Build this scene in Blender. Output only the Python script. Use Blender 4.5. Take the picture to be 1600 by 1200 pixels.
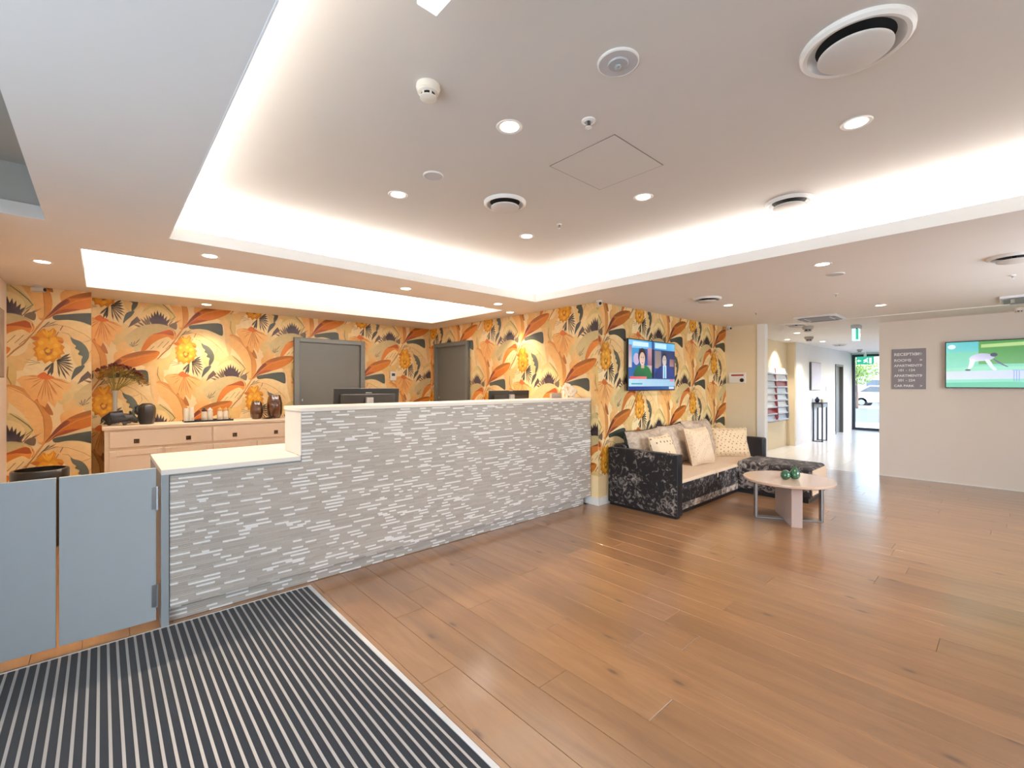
import bpy, math, random
from mathutils import Vector, Matrix
random.seed(7)
D = bpy.data
SC = bpy.context.scene
COL = SC.collection
for o in list(D.objects): D.objects.remove(o)
PI = math.pi

# ------------------------------------------------------------------ camera, world, lights, exposure
cam_d = D.cameras.new('camera'); cam = D.objects.new('camera', cam_d); COL.objects.link(cam)
cam_d.sensor_width = 36; cam_d.lens = 15.889; cam_d.clip_start = 0.02; cam_d.clip_end = 300
cam.location = (0, 0, 1.45)
cam.rotation_euler = (PI/2, 0, math.radians(47.77 - 90))
SC.camera = cam
SC.view_settings.view_transform = 'Standard'; SC.view_settings.look = 'None'
SC.view_settings.gamma = 1; SC.view_settings.use_curve_mapping = False
SC.view_settings.exposure = 0.45
cy = SC.cycles
cy.max_bounces = 7; cy.diffuse_bounces = 5; cy.glossy_bounces = 3; cy.transmission_bounces = 4; cy.transparent_max_bounces = 8
cy.caustics_reflective = False; cy.caustics_refractive = False
cy.use_denoising = True; cy.sample_clamp_indirect = 6
W = D.worlds.new('sky'); SC.world = W; W.use_nodes = True
wn = W.node_tree; wn.nodes.clear()
wo = wn.nodes.new('ShaderNodeOutputWorld'); wb = wn.nodes.new('ShaderNodeBackground'); ws = wn.nodes.new('ShaderNodeTexSky')
ws.sky_type = 'NISHITA'; ws.sun_disc = False; ws.sun_elevation = math.radians(48); ws.sun_rotation = math.radians(200); ws.dust_density = 2.0
wb.inputs['Strength'].default_value = 0.85
wn.links.new(ws.outputs[0], wb.inputs[0]); wn.links.new(wb.outputs[0], wo.inputs[0])

COVE = (1.0, 0.98, 0.955); WARM = (1.0, 0.87, 0.72); DAY = (0.66, 0.83, 1.0)
def area(name, loc, rot, sx, sy, power, col, portal=False, spread=180):
    l = D.lights.new(name, 'AREA'); l.shape = 'RECTANGLE'; l.size = sx; l.size_y = sy; l.energy = power; l.color = col
    l.spread = math.radians(spread)
    if portal: l.cycles.is_portal = True
    o = D.objects.new(name, l); o.location = loc; o.rotation_euler = rot; COL.objects.link(o); return o
# LED strips lying in the ceiling coves, shining up and inwards (the ledge is behind the lip)
K1 = 4.8; K2 = 22.0
def cove(x0, x1, y0, y1, k, n):
    z = 2.535; e = 0.09
    for (a, b, ax) in ((y0-e, (x0+x1)/2, 'x'), (y1+e, (x0+x1)/2, 'x'), (x0-e, (y0+y1)/2, 'y'), (x1+e, (y0+y1)/2, 'y')):
        L = (x1-x0) if ax == 'x' else (y1-y0)
        if ax == 'x': area('led_strip_light', (b, a, z), (PI, 0, 0), L, 0.05, k*L, COVE)
        else: area('led_strip_light', (a, b, z), (PI, 0, 0), 0.05, L, k*L, COVE)
T1 = (0.33, 3.84, -1.0, 3.81); T2 = (-0.12, 3.95, 4.52, 6.26)
cove(*T1, K1, 4); cove(*T2, K2, 4)
# daylight through the glazed entrance on the left and the glass end door, plus two added fills
area('entrance_daylight', (-1.5, 0.4, 1.2), (0, -PI/2, 0), 2.2, 3.4, 76, DAY)
area('added_back_fill', (5.7, -1.5, 1.6), (-PI/2, 0, PI), 2.8, 1.2, 50, (0.85, 0.93, 1.0))  # added fill from behind the camera, brightens the low ceiling and right side
area('added_corridor_fill', (15.0, 1.5, 1.5), (PI/2, 0, PI), 4.6, 1.2, 28, (0.84,0.92,1.0))  # added fill from out of view, floods the corridor wall
area('glass_door_daylight', (18.0, 2.6, 1.2), (0, PI/2, 0), 2.2, 1.6, 1, DAY, portal=True)

# ------------------------------------------------------------------ helpers
def lin(c):
    c /= 255.0
    return c/12.92 if c <= 0.04045 else ((c+0.055)/1.055)**2.4
def hexc(h):
    return tuple(lin(int(h[i:i+2], 16)) for i in (0, 2, 4)) + (1.0,)
MATS = {}
class NT:
    def __init__(s, name):
        s.m = D.materials.new(name); s.m.use_nodes = True; s.t = s.m.node_tree; s.t.nodes.clear()
        s.out = s.t.nodes.new('ShaderNodeOutputMaterial'); s.p = s.t.nodes.new('ShaderNodeBsdfPrincipled')
        s.link(s.p.outputs[0], s.out.inputs[0])
    def n(s, kind, **kw):
        nd = s.t.nodes.new('ShaderNode'+kind)
        for k, v in kw.items():
            if k.startswith('i_'):
                nd.inputs[k[2:].replace('_', ' ')].default_value = v
            else: setattr(nd, k, v)
        return nd
    def link(s, a, b): s.t.links.new(a, b)
    def ramp(s, fac, stops, interp='LINEAR'):
        r = s.n('ValToRGB'); e = r.color_ramp.elements; r.color_ramp.interpolation = interp
        while len(e) < len(stops): e.new(0.5)
        for q, (p, c) in zip(e, stops): q.position = p; q.color = hexc(c)
        s.link(fac, r.inputs[0]); return r.outputs[0]
def plain(name, col, rough=0.5, metal=0.0, var=0.06, scale=9.0, bump=0.0, spec=0.5, emit=None, es=0.0, coat=0.0, sheen=0.0):
    """solid colour with faint procedural unevenness"""
    if name in MATS: return MATS[name]
    s = NT(name); p = s.p
    p.inputs['Roughness'].default_value = rough; p.inputs['Metallic'].default_value = metal
    p.inputs['Specular IOR Level'].default_value = spec; p.inputs['Coat Weight'].default_value = coat
    p.inputs['Sheen Weight'].default_value = sheen
    tc = s.n('TexCoord'); nz = s.n('TexNoise', i_Scale=scale, i_Detail=3.0); s.link(tc.outputs['Object'], nz.inputs['Vector'])
    c = hexc(col); hi = tuple(min(1, x*(1+var)) for x in c[:3])+(1,); lo = tuple(x*(1-var) for x in c[:3])+(1,)
    mx = s.n('Mix', data_type='RGBA'); mx.inputs['A'].default_value = lo; mx.inputs['B'].default_value = hi
    s.link(nz.outputs['Fac'], mx.inputs['Factor']); s.link(mx.outputs['Result'], p.inputs['Base Color'])
    if bump:
        b = s.n('Bump', i_Strength=bump, i_Distance=0.01); n2 = s.n('TexNoise', i_Scale=scale*12, i_Detail=4.0)
        s.link(tc.outputs['Object'], n2.inputs['Vector']); s.link(n2.outputs['Fac'], b.inputs['Height']); s.link(b.outputs[0], p.inputs['Normal'])
    if emit:
        p.inputs['Emission Color'].default_value = hexc(emit); p.inputs['Emission Strength'].default_value = es
    MATS[name] = s.m; return s.m
def painted(name, rough=0.65, emit=0.0, var=0.12, scale=14, tint=None):
    """flat print: colours come from a colour attribute"""
    if name in MATS: return MATS[name]
    s = NT(name); a = s.n('Attribute', attribute_name='Col')
    tc = s.n('TexCoord'); nz = s.n('TexNoise', i_Scale=scale, i_Detail=5.0); s.link(tc.outputs['Object'], nz.inputs['Vector'])
    hs = s.n('HueSaturation'); mr = s.n('MapRange'); mr.inputs['To Min'].default_value = 1-var; mr.inputs['To Max'].default_value = 1+var
    s.link(nz.outputs['Fac'], mr.inputs['Value']); s.link(mr.outputs[0], hs.inputs['Value']); src = a.outputs['Color']
    if tint:
        mt = s.n('Mix', data_type='RGBA', blend_type='MULTIPLY'); mt.inputs['Factor'].default_value = 1.0; mt.inputs['B'].default_value = tint+(1,); s.link(src, mt.inputs['A']); src = mt.outputs['Result']
    s.link(src, hs.inputs['Color'])
    if emit:
        s.p.inputs['Base Color'].default_value = (0.01, 0.01, 0.01, 1); s.p.inputs['Roughness'].default_value = 0.15
        s.link(hs.outputs[0], s.p.inputs['Emission Color']); s.p.inputs['Emission Strength'].default_value = emit
    else:
        s.link(hs.outputs[0], s.p.inputs['Base Color']); s.p.inputs['Roughness'].default_value = rough
    MATS[name] = s.m; return s.m
def emis(name, col, st):
    if name in MATS: return MATS[name]
    s = NT(name); s.p.inputs['Base Color'].default_value = hexc(col)
    s.p.inputs['Emission Color'].default_value = hexc(col); s.p.inputs['Emission Strength'].default_value = st
    MATS[name] = s.m; return s.m
def glassy(name, tint='FFFFFF', rough=0.02):
    if name in MATS: return MATS[name]
    s = NT(name); s.t.nodes.remove(s.p)
    tr = s.n('BsdfTransparent'); tr.inputs[0].default_value = hexc(tint); gl = s.n('BsdfGlossy'); gl.inputs['Roughness'].default_value = rough
    fr = s.n('Fresnel', i_IOR=1.35); mx = s.n('MixShader'); s.link(fr.outputs[0], mx.inputs[0]); s.link(tr.outputs[0], mx.inputs[1]); s.link(gl.outputs[0], mx.inputs[2])
    s.link(mx.outputs[0], s.out.inputs[0]); MATS[name] = s.m; return s.m

class MB:
    """collects shapes; build() links them as ONE mesh object"""
    def __init__(s): s.v = []; s.f = []; s.c = []; s.sm = []
    def add(s, vs, fs, smooth=False, M=None):
        b = len(s.v)
        s.v += [tuple(M @ Vector(p)) if M else tuple(p) for p in vs]
        s.f += [tuple(i+b for i in f) for f in fs]; s.sm += [smooth]*len(fs); return s
    def box(s, a, b, M=None):
        x0, y0, z0 = a; x1, y1, z1 = b
        return s.add([(x0,y0,z0),(x1,y0,z0),(x1,y1,z0),(x0,y1,z0),(x0,y0,z1),(x1,y0,z1),(x1,y1,z1),(x0,y1,z1)],
              [(0,3,2,1),(4,5,6,7),(0,1,5,4),(1,2,6,5),(2,3,7,6),(3,0,4,7)], False, M)
    def lathe(s, prof, c=(0,0,0), n=32, M=None, caps=True):
        vs = []; fs = []; m = len(prof)
        for i in range(n):
            a = 2*PI*i/n
            for r, z in prof: vs.append((c[0]+r*math.cos(a), c[1]+r*math.sin(a), c[2]+z))
        for i in range(n):
            j = (i+1) % n
            for k in range(m-1): fs.append((i*m+k, j*m+k, j*m+k+1, i*m+k+1))
        s.add(vs, fs, True, M)
        if caps:
            b = len(s.v)-n*m
            if prof[0][0] > 1e-5: s.f.append(tuple(b+i*m for i in range(n))[::-1]); s.sm.append(False)
            if prof[-1][0] > 1e-5: s.f.append(tuple(b+i*m+m-1 for i in range(n))); s.sm.append(False)
        return s
    def tube(s, pts, r, n=8, closed=False, M=None):
        P = [Vector(p) for p in pts]; rs = r if isinstance(r, (list, tuple)) else [r]*len(P)
        vs = []; fs = []; m = len(P); up = Vector((0,0,1))
        for i, p in enumerate(P):
            t = (P[min(i+1, m-1)]-P[max(i-1, 0)]).normalized()
            a = t.cross(up)
            if a.length < 1e-3: a = t.cross(Vector((1,0,0)))
            a.normalize(); b = t.cross(a)
            for k in range(n):
                q = 2*PI*k/n; vs.append(tuple(p+(a*math.cos(q)+b*math.sin(q))*rs[i]))
        for i in range(m-1):
            for k in range(n): fs.append((i*n+k, i*n+(k+1) % n, (i+1)*n+(k+1) % n, (i+1)*n+k))
        fs.append(tuple(range(n))[::-1]); fs.append(tuple((m-1)*n+k for k in range(n)))
        return s.add(vs, fs, True, M)
    def prism(s, poly, fn0, fn1, M=None):
        """poly: 2D outline; fn0/fn1 map a 2D point to the two end faces"""
        n = len(poly)
        return s.add([fn0(p) for p in poly]+[fn1(p) for p in poly],
              [tuple(range(n))[::-1], tuple(range(n, 2*n))]+[(i, (i+1) % n, n+(i+1) % n, n+i) for i in range(n)], False, M)
    def ball(s, c, r, n=16, m=10, M=None, wob=0.0):
        rx, ry, rz = r if isinstance(r, tuple) else (r, r, r); vs = []; fs = []
        vs.append((c[0], c[1], c[2]-rz))
        for j in range(1, m):
            th = -PI/2+PI*j/m
            for i in range(n):
                a = 2*PI*i/n; w = 1+wob*random.uniform(-1, 1)
                vs.append((c[0]+rx*w*math.cos(th)*math.cos(a), c[1]+ry*w*math.cos(th)*math.sin(a), c[2]+rz*w*math.sin(th)))
        vs.append((c[0], c[1], c[2]+rz)); t = len(vs)-1
        for i in range(n): fs.append((0, 1+(i+1) % n, 1+i)); fs.append((t, 1+(m-2)*n+i, 1+(m-2)*n+(i+1) % n))
        for j in range(m-2):
            for i in range(n): fs.append((1+j*n+i, 1+j*n+(i+1) % n, 1+(j+1)*n+(i+1) % n, 1+(j+1)*n+i))
        return s.add(vs, fs, True, M)
    def cushion(s, w, h, t, M=None, n=14, pinch=0.07, full=0.42):
        vs = []; fs = []
        for side in (1, -1):
            for j in range(n+1):
                for i in range(n+1):
                    u = -1+2*i/n; v = -1+2*j/n
                    x = w/2*u*(1-pinch*(1-v*v)); z = h/2*v*(1-pinch*(1-u*u))
                    y = side*t/2*max(0, (1-u**4)*(1-v**4))**full
                    vs.append((x, y, z))
        N = (n+1)*(n+1)
        for j in range(n):
            for i in range(n):
                a = j*(n+1)+i
                fs.append((a+1, a, a+n+1, a+n+2)); fs.append((N+a, N+a+1, N+a+n+2, N+a+n+1))
        return s.add(vs, fs, True, M)
    def build(s, name, m, parent=None, bev=0.0, seg=2, kind=None, label=None, weld=False, sub=0, sharp=40, stuff=False):
        off = wloc(parent) if parent else Vector((0,0,0))
        me = D.meshes.new(name); me.from_pydata([tuple(Vector(p)-off) for p in s.v], [], s.f)
        me.polygons.foreach_set('use_smooth', s.sm)
        if any(s.sm) and sharp:
            me.set_sharp_from_angle(angle=math.radians(sharp))
        if s.c:
            at = me.attributes.new('Col', 'FLOAT_COLOR', 'POINT'); at.data.foreach_set('color', [q for c in s.c for q in c])
        me.materials.append(m); me.update()
        o = D.objects.new(name, me); COL.objects.link(o)
        if parent: o.parent = parent
        if bev:
            b = o.modifiers.new('edge', 'BEVEL'); b.width = bev; b.segments = seg; b.limit_method = 'ANGLE'; b.angle_limit = math.radians(35)
        if sub:
            b = o.modifiers.new('smooth', 'SUBSURF'); b.levels = sub; b.render_levels = sub
        if kind: o['kind'] = kind
        if stuff: o['kind'] = 'stuff'
        if label: o['label'] = label
        return o
def wloc(o):
    v = Vector((0,0,0))
    while o: v += o.location; o = o.parent
    return v
def thing(name, loc, label=None, cat=None, group=None, kind=None):
    o = D.objects.new(name, None); o.location = loc; o.empty_display_size = 0.1; COL.objects.link(o); return tag(o, label, cat, group, kind)
def tag(o, label=None, cat=None, group=None, kind=None):
    if label: o['label'] = label
    if cat: o['category'] = cat
    if group: o['group'] = group
    if kind: o['kind'] = kind
    return o
def dup(root, loc, label, group=None):
    r = root.copy(); COL.objects.link(r); r.location = loc; r['label'] = label
    if group: r['group'] = group
    for ch in list(root.children):
        c = ch.copy(); COL.objects.link(c); c.parent = r
        for g in list(ch.children):
            d = g.copy(); COL.objects.link(d); d.parent = c
    return r
def text_curve(name, body, size, M, m, parent, align='LEFT'):
    cu = D.curves.new(name, 'FONT'); cu.body = body; cu.size = size; cu.extrude = 0.0006; cu.align_x = align; cu.offset = size*0.018; cu.resolution_u = 3
    cu.materials.append(m); o = D.objects.new(name, cu); COL.objects.link(o); o.parent = parent
    o.matrix_local = Matrix.Translation(-wloc(parent)) @ M; return o
def text(name, body, size, M, m, parent, align='LEFT'):
    o = text_curve(name, body, size, M, m, parent, align)
    me = D.meshes.new_from_object(o.evaluated_get(bpy.context.evaluated_depsgraph_get())); me.name = name
    r = D.objects.new(name, me); COL.objects.link(r); r.parent = parent; r.matrix_local = o.matrix_local.copy()
    D.objects.remove(o); r.name = name; return r
def frame_m(loc, ax, ay):
    ax = Vector(ax); ay = Vector(ay); az = ax.cross(ay)
    M = Matrix.Identity(4)
    for i in range(3): M[i][0] = ax[i]; M[i][1] = ay[i]; M[i][2] = az[i]; M[i][3] = loc[i]
    return M
FX = lambda loc: frame_m(loc, (0,-1,0), (0,0,1))     # faces -X
FY = lambda loc: frame_m(loc, (1,0,0), (0,0,1))      # faces -Y

def crom(pts, k=3):
    n = len(pts); out = []
    for i in range(n):
        p0, p1, p2, p3 = pts[i-1], pts[i], pts[(i+1) % n], pts[(i+2) % n]
        for q in range(k):
            t = q/k
            out.append(tuple(0.5*((2*b)+(-a+c)*t+(2*a-5*b+4*c-d)*t*t+(-a+3*b-3*c+d)*t**3) for a, b, c, d in zip(p0, p1, p2, p3)))
    return out
def clip(poly, x0, x1, z0, z1):
    for ax, lim, sg in ((0, x0, 1), (0, x1, -1), (1, z0, 1), (1, z1, -1)):
        out = []
        for i, p in enumerate(poly):
            q = poly[(i+1) % len(poly)]; a = sg*(p[ax]-lim) >= 0; b = sg*(q[ax]-lim) >= 0
            if a: out.append(p)
            if a != b:
                t = (lim-p[ax])/(q[ax]-p[ax]); out.append((p[0]+t*(q[0]-p[0]), p[1]+t*(q[1]-p[1])))
        poly = out
        if len(poly) < 3: return []
    return poly
class Print:
    """flat printed shapes on a rectangle: pos(s, z, layer) gives the 3D point"""
    def __init__(s, pos, rect): s.mb = MB(); s.pos = pos; s.r = rect; s.k = 0
    def poly(s, pts, c, c2=None, smooth=0, k=None):
        if smooth: pts = crom(pts, smooth)
        xs = [p[0]+p[1] for p in pts]; lo, hi = min(xs), max(xs)
        q = clip(pts, *s.r)
        if not q: return
        if k is None: s.k += 1; k = s.k
        s.mb.add([s.pos(a, b, k) for a, b in q], [tuple(range(len(q)))])
        c = hexc(c); d = hexc(c2) if c2 else c
        for a, b in q:
            t = min(1, max(0, (a+b-lo)/(hi-lo+1e-9))); s.mb.c.append(tuple(x+(y-x)*t for x, y in zip(c, d)))
# ------------------------------------------------------------------ materials of the shell
def m_white(name, col='E9E4DC'): return plain(name, col, 0.75, var=0.02, scale=3, bump=0.03)
CEIL = m_white('ceiling_paint', 'EEEBE7'); WALLP = m_white('wall_paint', 'EBE1D6'); BEIGE = m_white('beige_paint', 'E8D8B8'); WHITEP = m_white('white_paint', 'F0EFEC')
TRIMW = plain('white_trim_paint', 'EDEAE4', 0.4, var=0.02)
GREYD = plain('grey_door_paint', '595852', 0.45, var=0.03)
GREYD2 = plain('grey_frame_paint', '646560', 0.4, var=0.03)
BLACK = plain('black_plastic', '15151A', 0.35, var=0.05)
CHROME = plain('brushed_steel', 'B9BCC0', 0.28, 1.0, var=0.04)
DARKM = plain('dark_bronze_metal', '3A4148', 0.4, 0.6, var=0.04)
WPLAST = plain('white_plastic', 'EDEBE7', 0.35, var=0.02)
GLASS = glassy('clear_glass')
def wood_mat():
    s = NT('oak_plank'); tc = s.n('TexCoord'); oi = s.n('ObjectInfo')
    mp = s.n('Mapping'); mp.inputs['Scale'].default_value = (6.0, 0.8, 1.0)
    ad = s.n('VectorMath', operation='ADD'); cm = s.n('CombineXYZ')
    mu = s.n('Math', operation='MULTIPLY'); mu.inputs[1].default_value = 57.0
    s.link(oi.outputs['Random'], mu.inputs[0]); s.link(mu.outputs[0], cm.inputs[0]); s.link(mu.outputs[0], cm.inputs[1])
    s.link(tc.outputs['Object'], ad.inputs[0]); s.link(cm.outputs[0], ad.inputs[1]); s.link(ad.outputs[0], mp.inputs[0])
    n1 = s.n('TexNoise', i_Scale=1.6, i_Detail=6.0, i_Roughness=0.62, i_Distortion=0.8); s.link(mp.outputs[0], n1.inputs['Vector'])
    base = s.ramp(n1.outputs['Fac'], [(0.2, '7E5B3C'), (0.5, '966C47'), (0.8, 'A87D54')])
    hs = s.n('HueSaturation'); mr = s.n('MapRange'); mr.inputs['To Min'].default_value = 0.88; mr.inputs['To Max'].default_value = 1.10
    s.link(oi.outputs['Random'], mr.inputs['Value']); s.link(mr.outputs[0], hs.inputs['Value']); s.link(base, hs.inputs['Color'])
    # knots
    m2 = s.n('Mapping'); m2.inputs['Scale'].default_value = (3.4, 1.35, 1.0); s.link(ad.outputs[0], m2.inputs[0])
    vo = s.n('TexVoronoi', i_Scale=1.0); vo.feature = 'F1'; vo.voronoi_dimensions = '2D'; s.link(m2.outputs[0], vo.inputs['Vector'])
    kn = s.ramp(vo.outputs['Distance'], [(0.02, 'FFFFFF'), (0.055, '8A8A8A'), (0.11, '000000')])
    wn_ = s.n('SeparateColor'); s.link(vo.outputs['Color'], wn_.inputs[0])
    gt = s.n('Math', operation='GREATER_THAN'); gt.inputs[1].default_value = 0.5; s.link(wn_.outputs[0], gt.inputs[0])
    km = s.n('Math', operation='MULTIPLY'); s.link(kn, km.inputs[0]); s.link(gt.outputs[0], km.inputs[1])
    k2 = s.n('Math', operation='MULTIPLY'); k2.inputs[1].default_value = 0.75; s.link(km.outputs[0], k2.inputs[0])
    mx = s.n('Mix', data_type='RGBA'); mx.inputs['B'].default_value = hexc('54392A'); s.link(k2.outputs[0], mx.inputs['Factor']); s.link(hs.outputs[0], mx.inputs['A'])
    s.link(mx.outputs['Result'], s.p.inputs['Base Color']); s.p.inputs['Roughness'].default_value = 0.34; s.p.inputs['Specular IOR Level'].default_value = 0.5; s.p.inputs['Coat Weight'].default_value = 1.0; s.p.inputs['Coat Roughness'].default_value = 0.19
    bp = s.n('Bump', i_Strength=0.05, i_Distance=0.004); s.link(n1.outputs['Fac'], bp.inputs['Height']); s.link(bp.outputs[0], s.p.inputs['Normal'])
    return s.m
OAK = wood_mat()
H = 2.43; HR = 2.74

# ------------------------------------------------------------------ floor: slab with every plank as its own piece
fl = MB().box((-1.8,-1.8,-0.12),(9.4,7.2,-0.02)).box((9.4,1.2,-0.12),(18.0,3.8,-0.02)).build('floor', plain('screed', '6E5A48', 0.9), kind='structure')
def plank(x0, x1, y0, y1):
    g = 0.0007; c = 0.0016
    a = [(x0+g,y0+g),(x1-g,y0+g),(x1-g,y1-g),(x0+g,y1-g)]; b = [(x0+g+c,y0+g+c),(x1-g-c,y0+g+c),(x1-g-c,y1-g-c),(x0+g+c,y1-g-c)]
    vs = [(p[0],p[1],-0.02) for p in a]+[(p[0],p[1],-c) for p in a]+[(p[0],p[1],0) for p in b]
    fs = [(0,1,5,4),(1,2,6,5),(2,3,7,6),(3,0,4,7),(4,5,9,8),(5,6,10,9),(6,7,11,10),(7,4,8,11),(8,9,10,11)]
    return MB().add(vs, fs)
PW = 0.2; x = 1.115; rows = []
rows.append((1.116, 1.145)); x = 1.145
while x < 9.16: rows.append((x, min(x+PW, 9.17))); x += PW
for (a, b) in rows:
    yend = 3.43 if a < 4.38 else 3.29
    y = -1.6 - random.random()*1.2
    while y < yend:
        L = random.choice((1.3, 1.6, 1.9, 2.1))
        y0 = max(-1.6, y); y1 = min(y+L, yend)
        if yend-y1 < 0.25: y1 = yend; L = 9
        if y1-y0 > 0.15: plank(a, b, y0, y1).build('plank', OAK, fl)
        y += L
und = MB()
for i in range(26):
    a = -0.68+i*PW
    if a+PW > 4.38: break
    m_ = plank(a, a+PW, 3.405 if a < 1.1 else 3.44, 7.0); und.add(m_.v, m_.f)
und.build('planks_behind_counter', OAK, fl, stuff=True)
VINYL = plain('pale_vinyl', 'F0F1F3', 0.2, var=0.03, scale=2)
for i in range(14):
    a = 9.172+i*0.6
    for j in range(4):
        b = 1.41+j*0.6; b1 = min(b+0.597, 3.55)
        MB().box((a, b, -0.02), (min(a+0.597, 17.7), b1, 0)).build('floor_tile', VINYL, fl)
# ------------------------------------------------------------------ walls
def wall(name, a, b, m=WALLP): return MB().box(a, b).build(name, m, kind='structure')
WPAPER_BASE = plain('wallpaper_ground', 'F0D6A4', 0.7, var=0.06, scale=5)
w_back = wall('wall_back', (-0.70,7.01,0),(4.5,7.15,HR+0.1), WPAPER_BASE)
w_pil = wall('wall_back_pilaster', (-0.69,6.6,0),(-0.083,7.01,H), WPAPER_BASE)
w_side = wall('wall_side', (4.385,3.3,0),(4.53,7.01,H), WPAPER_BASE)
w_tv = wall('wall_tv', (4.53,3.3,0),(7.98,3.45,H), WPAPER_BASE)
wall('wall_left', (-0.83,3.5,0),(-0.69,7.15,H), WALLP)
wall('wall_entrance_return', (-1.75,3.44,0),(-0.70,3.55,H), WALLP)
wall('wall_beige', (7.98,2.79,0),(8.1,3.45,H), BEIGE)
wall('wall_corner_post', (7.965,2.675,0),(8.1,2.79,H), WHITEP)
wall('wall_niche', (8.1,3.55,0),(12.0,3.67,H), BEIGE)
wall('wall_niche_end', (12.0,3.385,0),(12.08,3.67,H), BEIGE)
w_hall = wall('wall_hall', (12.08,3.38,0),(15.62,3.5,H), WHITEP)
wall('wall_hall_far', (16.5,3.38,0),(17.75,3.5,H), WHITEP)
wall('wall_hall_head', (15.62,3.38,2.02),(16.5,3.5,H), WHITEP)
wall('wall_right', (9.17,-1.75,0),(9.3,1.4,H), WALLP)
wall('wall_front', (-1.75,-1.75,0),(9.3,-1.6,1.0), WALLP); wall('wall_front_head', (-1.75,-1.75,2.25),(9.3,-1.6,HR), WALLP)
wall('wall_front_pier', (-1.75,-1.75,1.0),(4.2,-1.6,2.25), WALLP); wall('wall_front_pier', (7.2,-1.75,1.0),(9.3,-1.6,2.25), WALLP)
wall('wall_entrance_head', (-1.75,-1.6,2.3),(-1.62,3.5,HR), WALLP); wall('wall_entrance_pier', (-1.75,2.1,0),(-1.62,3.5,2.3), WALLP)
wall('wall_hall_right_sill', (12.4,1.28,0),(17.75,1.4,0.9), WHITEP); wall('wall_hall_right_head', (12.4,1.28,2.1),(17.75,1.4,H), WHITEP); wall('wall_hall_right', (9.3,1.28,0),(12.4,1.4,H), WHITEP)
wall('wall_hall_end_head', (17.7,1.28,2.38),(17.8,3.5,H+0.1), WHITEP)
def window(name, a, b, vert, m=DARKM):
    """frame with mullions and panes; vert = number of bays"""
    t = thing(name, a, kind='structure'); x0, y0, z0 = a; x1, y1, z1 = b; along = 0 if abs(x1-x0) > abs(y1-y0) else 1
    L = (x1-x0) if along == 0 else (y1-y0)
    def bx(s0, s1, za, zb, d=0.03):
        if along == 0: return ((x0+s0, (y0+y1)/2-d, za), (x0+s1, (y0+y1)/2+d, zb))
        return (((x0+x1)/2-d, y0+s0, za), ((x0+x1)/2+d, y0+s1, zb))
    MB().box(*bx(0, L, z0, z0+0.05)).box(*bx(0, L, z1-0.05, z1)).build('frame', m, t, bev=0.004)
    for i in range(vert+1): MB().box(*bx(max(0, L*i/vert-0.03), min(L, L*i/vert+0.03), z0+0.05, z1-0.05)).build('mullion', m, t, bev=0.004)
    for i in range(vert): MB().box(*bx(L*i/vert+0.03, L*(i+1)/vert-0.03, z0+0.05, z1-0.05, 0.005)).build('pane', GLASS, t)
    return t
window('window_1', (-1.7,-1.6,0.0),(-1.66,2.1,2.3), 4)
window('added_window_2', (4.2,-1.7,1.0),(7.2,-1.66,2.25), 4)  # unseen window, added to go with the back fill
window('added_window_3', (12.4,1.32,0.9),(17.7,1.36,2.1), 4)  # unseen window, added to bring more light into the corridor
# glass door at the end of the corridor
gd = thing('door_4', (17.72,2.6,0), kind='structure')
f = MB().box((17.69,3.3,0),(17.77,3.38,2.38)).box((17.69,1.4,0),(17.77,1.48,2.38)).box((17.69,1.48,0),(17.77,3.3,0.075)).box((17.69,1.48,2.3),(17.77,3.3,2.38)).box((17.69,2.42,0.075),(17.77,2.48,2.3))
f.build('door_frame', DARKM, gd, bev=0.004)
for a, b in ((1.48,2.42),(2.48,3.3)): MB().box((17.72,a,0.075),(17.735,b,2.3)).build('pane', GLASS, gd)
# skirtings
MB().box((4.39,3.285,0),(7.98,3.3,0.09)).build('baseboard_tv', TRIMW, kind='structure')
MB().box((4.372,3.285,0),(4.385,7.0,0.09)).build('baseboard_side', TRIMW, kind='structure')
MB().box((9.158,-1.6,0),(9.17,1.4,0.012)).build('baseboard_right', TRIMW, kind='structure')
MB().box((12.0,3.368,0),(15.6,3.38,0.09)).build('baseboard_hall', TRIMW, kind='structure')
# ------------------------------------------------------------------ ceiling slab with three recesses
T3 = (-1.45, -0.25, -1.2, 3.88)
def slab():
    xs = sorted({-1.75, 9.3, T1[0], T1[1], T2[0], T2[1], T3[0], T3[1]}); ys = sorted({-1.75, 7.15, T1[2], T1[3], T2[2], T2[3], T3[2], T3[3]})
    inside = lambda x, y: any(t[0] < x < t[1] and t[2] < y < t[3] for t in (T1, T2, T3))
    mb = MB(); zt = H+0.08
    hole = {(i, j): inside((xs[i]+xs[i+1])/2, (ys[j]+ys[j+1])/2) for i in range(len(xs)-1) for j in range(len(ys)-1)}
    for (i, j), h in hole.items():
        x0, x1, y0, y1 = xs[i], xs[i+1], ys[j], ys[j+1]
        if h: continue
        mb.add([(x0,y0,H),(x1,y0,H),(x1,y1,H),(x0,y1,H)], [(0,3,2,1)]); mb.add([(x0,y0,zt),(x1,y0,zt),(x1,y1,zt),(x0,y1,zt)], [(0,1,2,3)])
        for di, dj, q in ((-1,0,[(x0,y0),(x0,y1)]),(1,0,[(x1,y1),(x1,y0)]),(0,-1,[(x1,y0),(x0,y0)]),(0,1,[(x0,y1),(x1,y1)])):
            if hole.get((i+di, j+dj), True):
                (a, b), (c, d) = q; mb.add([(a,b,H),(c,d,H),(c,d,zt),(a,b,zt)], [(0,1,2,3)])
    return mb
sl = slab(); sl.box((9.3,1.28,H),(17.8,3.7,H+0.08)); ce = sl.build('ceiling', CEIL, kind='structure')
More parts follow.
